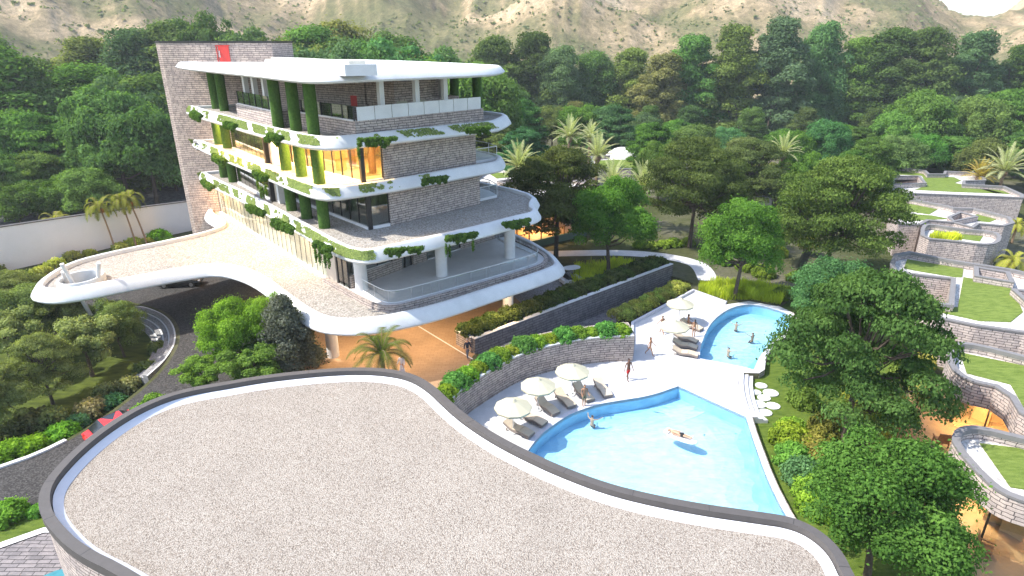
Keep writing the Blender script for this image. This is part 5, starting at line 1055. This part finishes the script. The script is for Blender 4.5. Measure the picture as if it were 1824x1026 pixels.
    lg = {s: J['leg%d' % s] for s in sgn}
    if wear in ('shorts', 'suit', 'robe'):
        long_t = wear == 'suit'; v = [(0,0,1.0),(0,0,.90)]; e = [(0,1)]; r_ = [(.125,.10),(.145,.115)] if wear != 'robe' else [(.14,.11),(.16,.13)]
        for s in sgn:
            hip, k, a = lg[s]; i = len(v); v += [tuple(hip), tuple(hip.lerp(k, .75))]; e += [(1,i),(i,i+1)]; r_ += [.098,.095 if wear == 'shorts' else .08]
            if long_t or wear == 'robe': v += [tuple(k), tuple(k.lerp(a, .9))]; e += [(i+1,i+2),(i+2,i+3)]; r_ += [.07,.06] if long_t else [.13,.14]
        limb('trousers' if long_t else ('robe_skirt' if wear == 'robe' else 'shorts'), CL[col], v, e, r_)
    if wear in ('suit', 'robe'):
        v = [(0,0,.88),(0,0,1.12),(0,-.005,1.30),(0,0,1.455)]; e = [(0,1),(1,2),(2,3)]; r_ = [(.16,.125),(.145,.11),(.175,.125),(.10,.085)]; n0 = 19
        for s, (aa, eb) in zip(sgn, arms):
            sh = Vector((s*.19,0,1.415)); o_ = Vector((s*math.sin(R(spread)),0,0)); d1 = (dirv(aa)+o_).normalized(); el = sh+d1*.285; d2 = (dirv(aa+eb)+o_*.6).normalized(); i = len(v); v += [tuple(sh), tuple(el), tuple(el+d2*.22)]; e += [(3,i),(i,i+1),(i+1,i+2)]; r_ += [.068,.052,.042]
        limb('jacket' if wear == 'suit' else 'robe', CL['navy' if wear == 'suit' else 'white'], v, e, r_)
    if wear == 'bikini':
        limb('bikini_bottom', CL[col], [(0,0,.97),(0,0,.90),(0,0,.855)], [(0,1),(1,2)], [(.142,.108),(.148,.112),(.075,.085)]); limb('bikini_top', CL[col], [(-.09,-.03,1.30),(0,-.025,1.30),(.09,-.03,1.30)], [(0,1),(1,2)], [.085,.098,.085])
    mt = Matrix.Translation(loc) @ Matrix.Rotation(rz, 4, 'Z') @ Matrix.Scale(sc, 4)
    if tilt is not None: mt = mt @ Matrix.Rotation(R(tilt), 4, 'X') @ Matrix.Translation((0,0,-.95))
    body.matrix_world = mt; return body
f = lambda x, y, z=.02: (*P(x, y, z), z)
person(f(1118,677), R(20), 'muscular man in red shorts walking on the deck near the end of the curved wall', 'dark', legs=((14,6),(-16,14)), arms=((-12,15),(14,18)), wear='shorts', col='red', sc=1.06)
person(f(1157,633), R(65), 'dark haired woman in a brown bikini striding across the upper deck', 'tan', long=True, legs=((26,10),(-24,12)), arms=((-24,12),(22,26)), spread=6, wear='bikini', col='brown', sc=.97)
person(f(1178,594), R(-150), 'man walking behind the parasol beside the small pool, seen from behind', 'tan', legs=((22,10),(-20,16)), arms=((-18,12),(20,20)), spread=22, wear='shorts', col='khaki')
person(f(1040,723), R(10), 'bare chested man in khaki shorts standing in front of a lounger at the pool edge', 'tan', legs=((3,2),(-3,3)), arms=((10,60),(8,65)), spread=10, wear='shorts', col='khaki', hair=HR)
person(f(1235,600), R(165), 'long haired woman in a white bikini standing at the lounger, seen from behind', 'tan', long=True, legs=((2,2),(-4,3)), arms=((8,12),(6,12)), wear='bikini', col='white', sc=.98)
s_ = f(1225,581); person((s_[0], s_[1], -.42), R(75), 'woman in a brown bikini sitting on the uppermost lounger', 'tan', long=True, legs=((88,20),(82,30)), arms=((20,20),(30,25)), wear='bikini', col='brown', sc=.96)
person(f(833,639,.01), R(35), 'man in a dark suit walking over the orange court beside the planter wall', 'light', HG, legs=((14,6),(-12,10)), arms=((-10,14),(12,20)), wear='suit', col='grey', sc=1.04)
person(f(717,668,.01), R(-20), 'person in a white robe in the court just behind the gravel roof', 'light', HG, legs=((4,4),(-4,4)), arms=((12,30),(8,25)), wear='robe', col='white', sc=1.04)
# swimmers: upright in the water, the head and shoulders clear of it
for (x, y, a, l, sk) in ((1055,746,150,'swimmer with arms spread near the edge of the large pool','light'),(1312,578,160,'swimmer with arms spread at the far side of the small pool','light'),(1341,598,200,'swimmer with only the head above water at the right of the small pool','tan'),(1298,624,120,'swimmer with one arm stretched at the near side of the small pool','light')):
    sp = 70 if 'only' not in l else 12; p_ = f(x, y, -.13); person((p_[0], p_[1], -1.58), R(a), l, sk, legs=((75,120),(60,112)), arms=((88,10),(88,10)), spread=sp, wear='shorts', col='navy')
# man on a white raft
p_ = P(1212,779,-.05); rf_ = thing('pool_raft', 'white inflatable raft floating in the large pool', 'raft', (*p_, -.10), R(-38)); b = MB()
ro = chaikin([(-1.15,-.42),(1.15,-.42),(1.15,.42),(-1.15,.42)], 2); b.loft([[(*p, 0) for p in offset(ro, -.05)], [(*p, .04) for p in ro], [(*p, .10) for p in ro], [(*p, .14) for p in offset(ro, -.05)]]); b.cap([offset(ro, -.05)], .14); b.build('mattress', M['white'], rf_); b = MB(); b.box((-.92,0,.18),(.34,.66,.09)); b.build('pillow', M['white'], rf_)
body = person((0,0,0), 0, 'man in dark shorts lying on his back on the white raft', 'light', HB, legs=((4,2),(4,3)), arms=((-2,8),(-2,6)), spread=14, wear='shorts', col='black')
body.matrix_world = Matrix.Translation((*p_, .19)) @ Matrix.Rotation(R(-38), 4, 'Z') @ Matrix(((0,0,-1,.82),(1,0,0,0),(0,-1,0,0),(0,0,0,1)))

# ================================================================ VEHICLES
def wheel(e, x, y, r_, w_=.2, rim=M['steel']):
    b = MB(); b.tube([(x,y-w_/2,r_),(x,y-w_*.4,r_),(x,y+w_*.4,r_),(x,y+w_/2,r_)], [r_*.93,r_,r_,r_*.93], 24); t = b.build('wheel', M['frame'], e, smooth=True)
    for s in (-1,1):
        b = MB(); b.tube([(x,y+s*w_*.5,r_),(x,y+s*(w_*.5+.012),r_)], r_*.62, 16); b.build('rim', rim, t)
        for k in range(5): pass
def car(loc, rz, paint, label):
    e = thing('parked_car', label, 'car', loc, rz); st_ = [(-2.2,.70,.38,.62),(-2.1,.82,.25,.80),(-1.5,.88,.20,.92),(-.6,.90,.18,.93),(.6,.90,.18,.90),(1.3,.88,.20,.86),(1.95,.84,.24,.72),(2.25,.66,.36,.58)]
    b = MB(); rings = []
    for x, w_, z0, z1 in st_: rings.append([(x,-w_*.92,z0),(x,-w_,z0+.12),(x,-w_,z1-.16),(x,-w_*.86,z1),(x,w_*.86,z1),(x,w_,z1-.16),(x,w_,z0+.12),(x,w_*.92,z0)][::-1])
    b.loft(rings); b.face(rings[0][::-1]); b.face(rings[-1]); b.build('body', paint, e, smooth=True)
    cab = [(-1.75,.70,.90,.92),(-1.15,.66,.90,1.34),(-.5,.66,.90,1.43),(.2,.66,.90,1.40),(1.15,.72,.86,.90)]
    b = MB(); rg_ = [[(x,-.80,z0),(x,-w_,z1),(x,w_,z1),(x,.80,z0)][::-1] for x, w_, z0, z1 in cab]; b.loft(rg_, close=True); b.build('glasshouse', mat('car_glass', (.015,.018,.02), .08), e)
    b = MB(); b.face([(-1.1,-.60,1.36),(-.5,-.62,1.446),(.15,-.62,1.42),(.15,.62,1.42),(-.5,.62,1.446),(-1.1,.60,1.36)]); b.face([(-1.1,-.60,1.36),(-1.1,.60,1.36),(-1.13,.64,1.35),(-1.13,-.64,1.35)]); b.build('roof', paint, e)
    for sx in (-1.35,1.38):
        for sy in (-.80,.80): wheel(e, sx, sy, .33)
    for s in (-1,1):
        b = MB(); b.box((2.13,s*.58,.62),(.16,.30,.10)); b.build('headlight', M['flash'], e); b = MB(); b.box((-2.15,s*.60,.70),(.08,.26,.10)); b.build('tail_light', CL['red'], e); b = MB(); b.box((.75,s*.95,.96),(.16,.14,.10)); b.build('mirror', paint, e)
    return e
ps = mat('car_paint_dark', (.05,.055,.06), .25, .4); pr = mat('car_paint_red', (.55,.02,.015), .22, .0)
car((*P(322,508,0), .0), R(8), ps, 'dark car with a bronze tail parked under the canopy edge')
car((*P(222,771,0), .0), R(50), pr, 'bright red car on the drive mostly hidden by the edge of the gravel roof')
# golf cart
gp = P(1017,506,0); e = thing('golf_cart', 'white golf cart with a flat roof parked beside the end of the canopy', 'golf cart', (*gp, 0), R(25)); WH = M['white']
b = MB(); rg_ = [[(x,-w_,z0),(x,-w_,z1),(x,w_,z1),(x,w_,z0)][::-1] for x, w_, z0, z1 in ((-1.2,.5,.35,.72),(-1.1,.6,.28,.78),(-.35,.6,.25,.75),(-.3,.6,.22,.36),(.55,.6,.22,.36),(.62,.6,.25,.80),(.9,.56,.28,.88),(1.25,.42,.32,.66))]; b.loft(rg_); b.face(rg_[0][::-1]); b.face(rg_[-1]); b.build('body', WH, e)
b = MB(); b.box((-.42,0,.80),(.55,1.1,.12)); b.build('seat', M['frame'], e); b = MB(); b.box((-.72,0,1.08),(.10,1.1,.45)); b.build('backrest', M['frame'], e)
b = MB(); b.loft([[(s*x, y, z) for x, y in chaikin([(-1,-.62),(1,-.62),(1,.62),(-1,.62)], 2) for s in (1,)] for z in (1.86,1.93)]); b.cap([ccw(chaikin([(-1,-.62),(1,-.62),(1,.62),(-1,.62)], 2))], 1.94); b.cap([ccw(chaikin([(-1,-.62),(1,-.62),(1,.62),(-1,.62)], 2))], 1.86, False); b.build('roof', WH, e)
for sx, sx2 in ((-.95,-.9),(.8,.62)):
    for sy in (-.52,.52): b = MB(); b.tube([(sx,sy,.7),(sx2,sy,1.87)], .022, 6); b.build('post', M['frame'], e)
b = MB(); b.tube([(.62,.25,.8),(.38,.25,1.0)], .02, 6); b.tube([(.38+.16*math.cos(t/8*6.283)*.3, .25+.16*math.sin(t/8*6.283), 1.0+.16*math.cos(t/8*6.283)*.9) for t in range(9)], .014, 6); b.build('steering_wheel', M['frame'], e)
for sx in (-.8,.85):
    for sy in (-.55,.55): wheel(e, sx, sy, .22, .16)
for s in (-1,1): b = MB(); b.box((1.13,s*.3,.62),(.12,.14,.10)); b.build('headlight', M['flash'], e)

# ================================================================ haze: one closed box of thin even air
hz = MB(); hz.box((0, 640, 130), (2300, 1600, 270)); m = bpy.data.materials.new('haze'); m.use_nodes = True; m.node_tree.nodes.clear()
o_ = nd(m, 'ShaderNodeOutputMaterial'); pv = nd(m, 'ShaderNodeVolumePrincipled'); pv.inputs['Color'].default_value = (.86,.90,.95,1); pv.inputs['Density'].default_value = .00032; pv.inputs['Anisotropy'].default_value = .2; lk(m, pv.outputs[0], o_.inputs['Volume'])
ho = hz.build('haze', m); ho['kind'] = 'stuff'
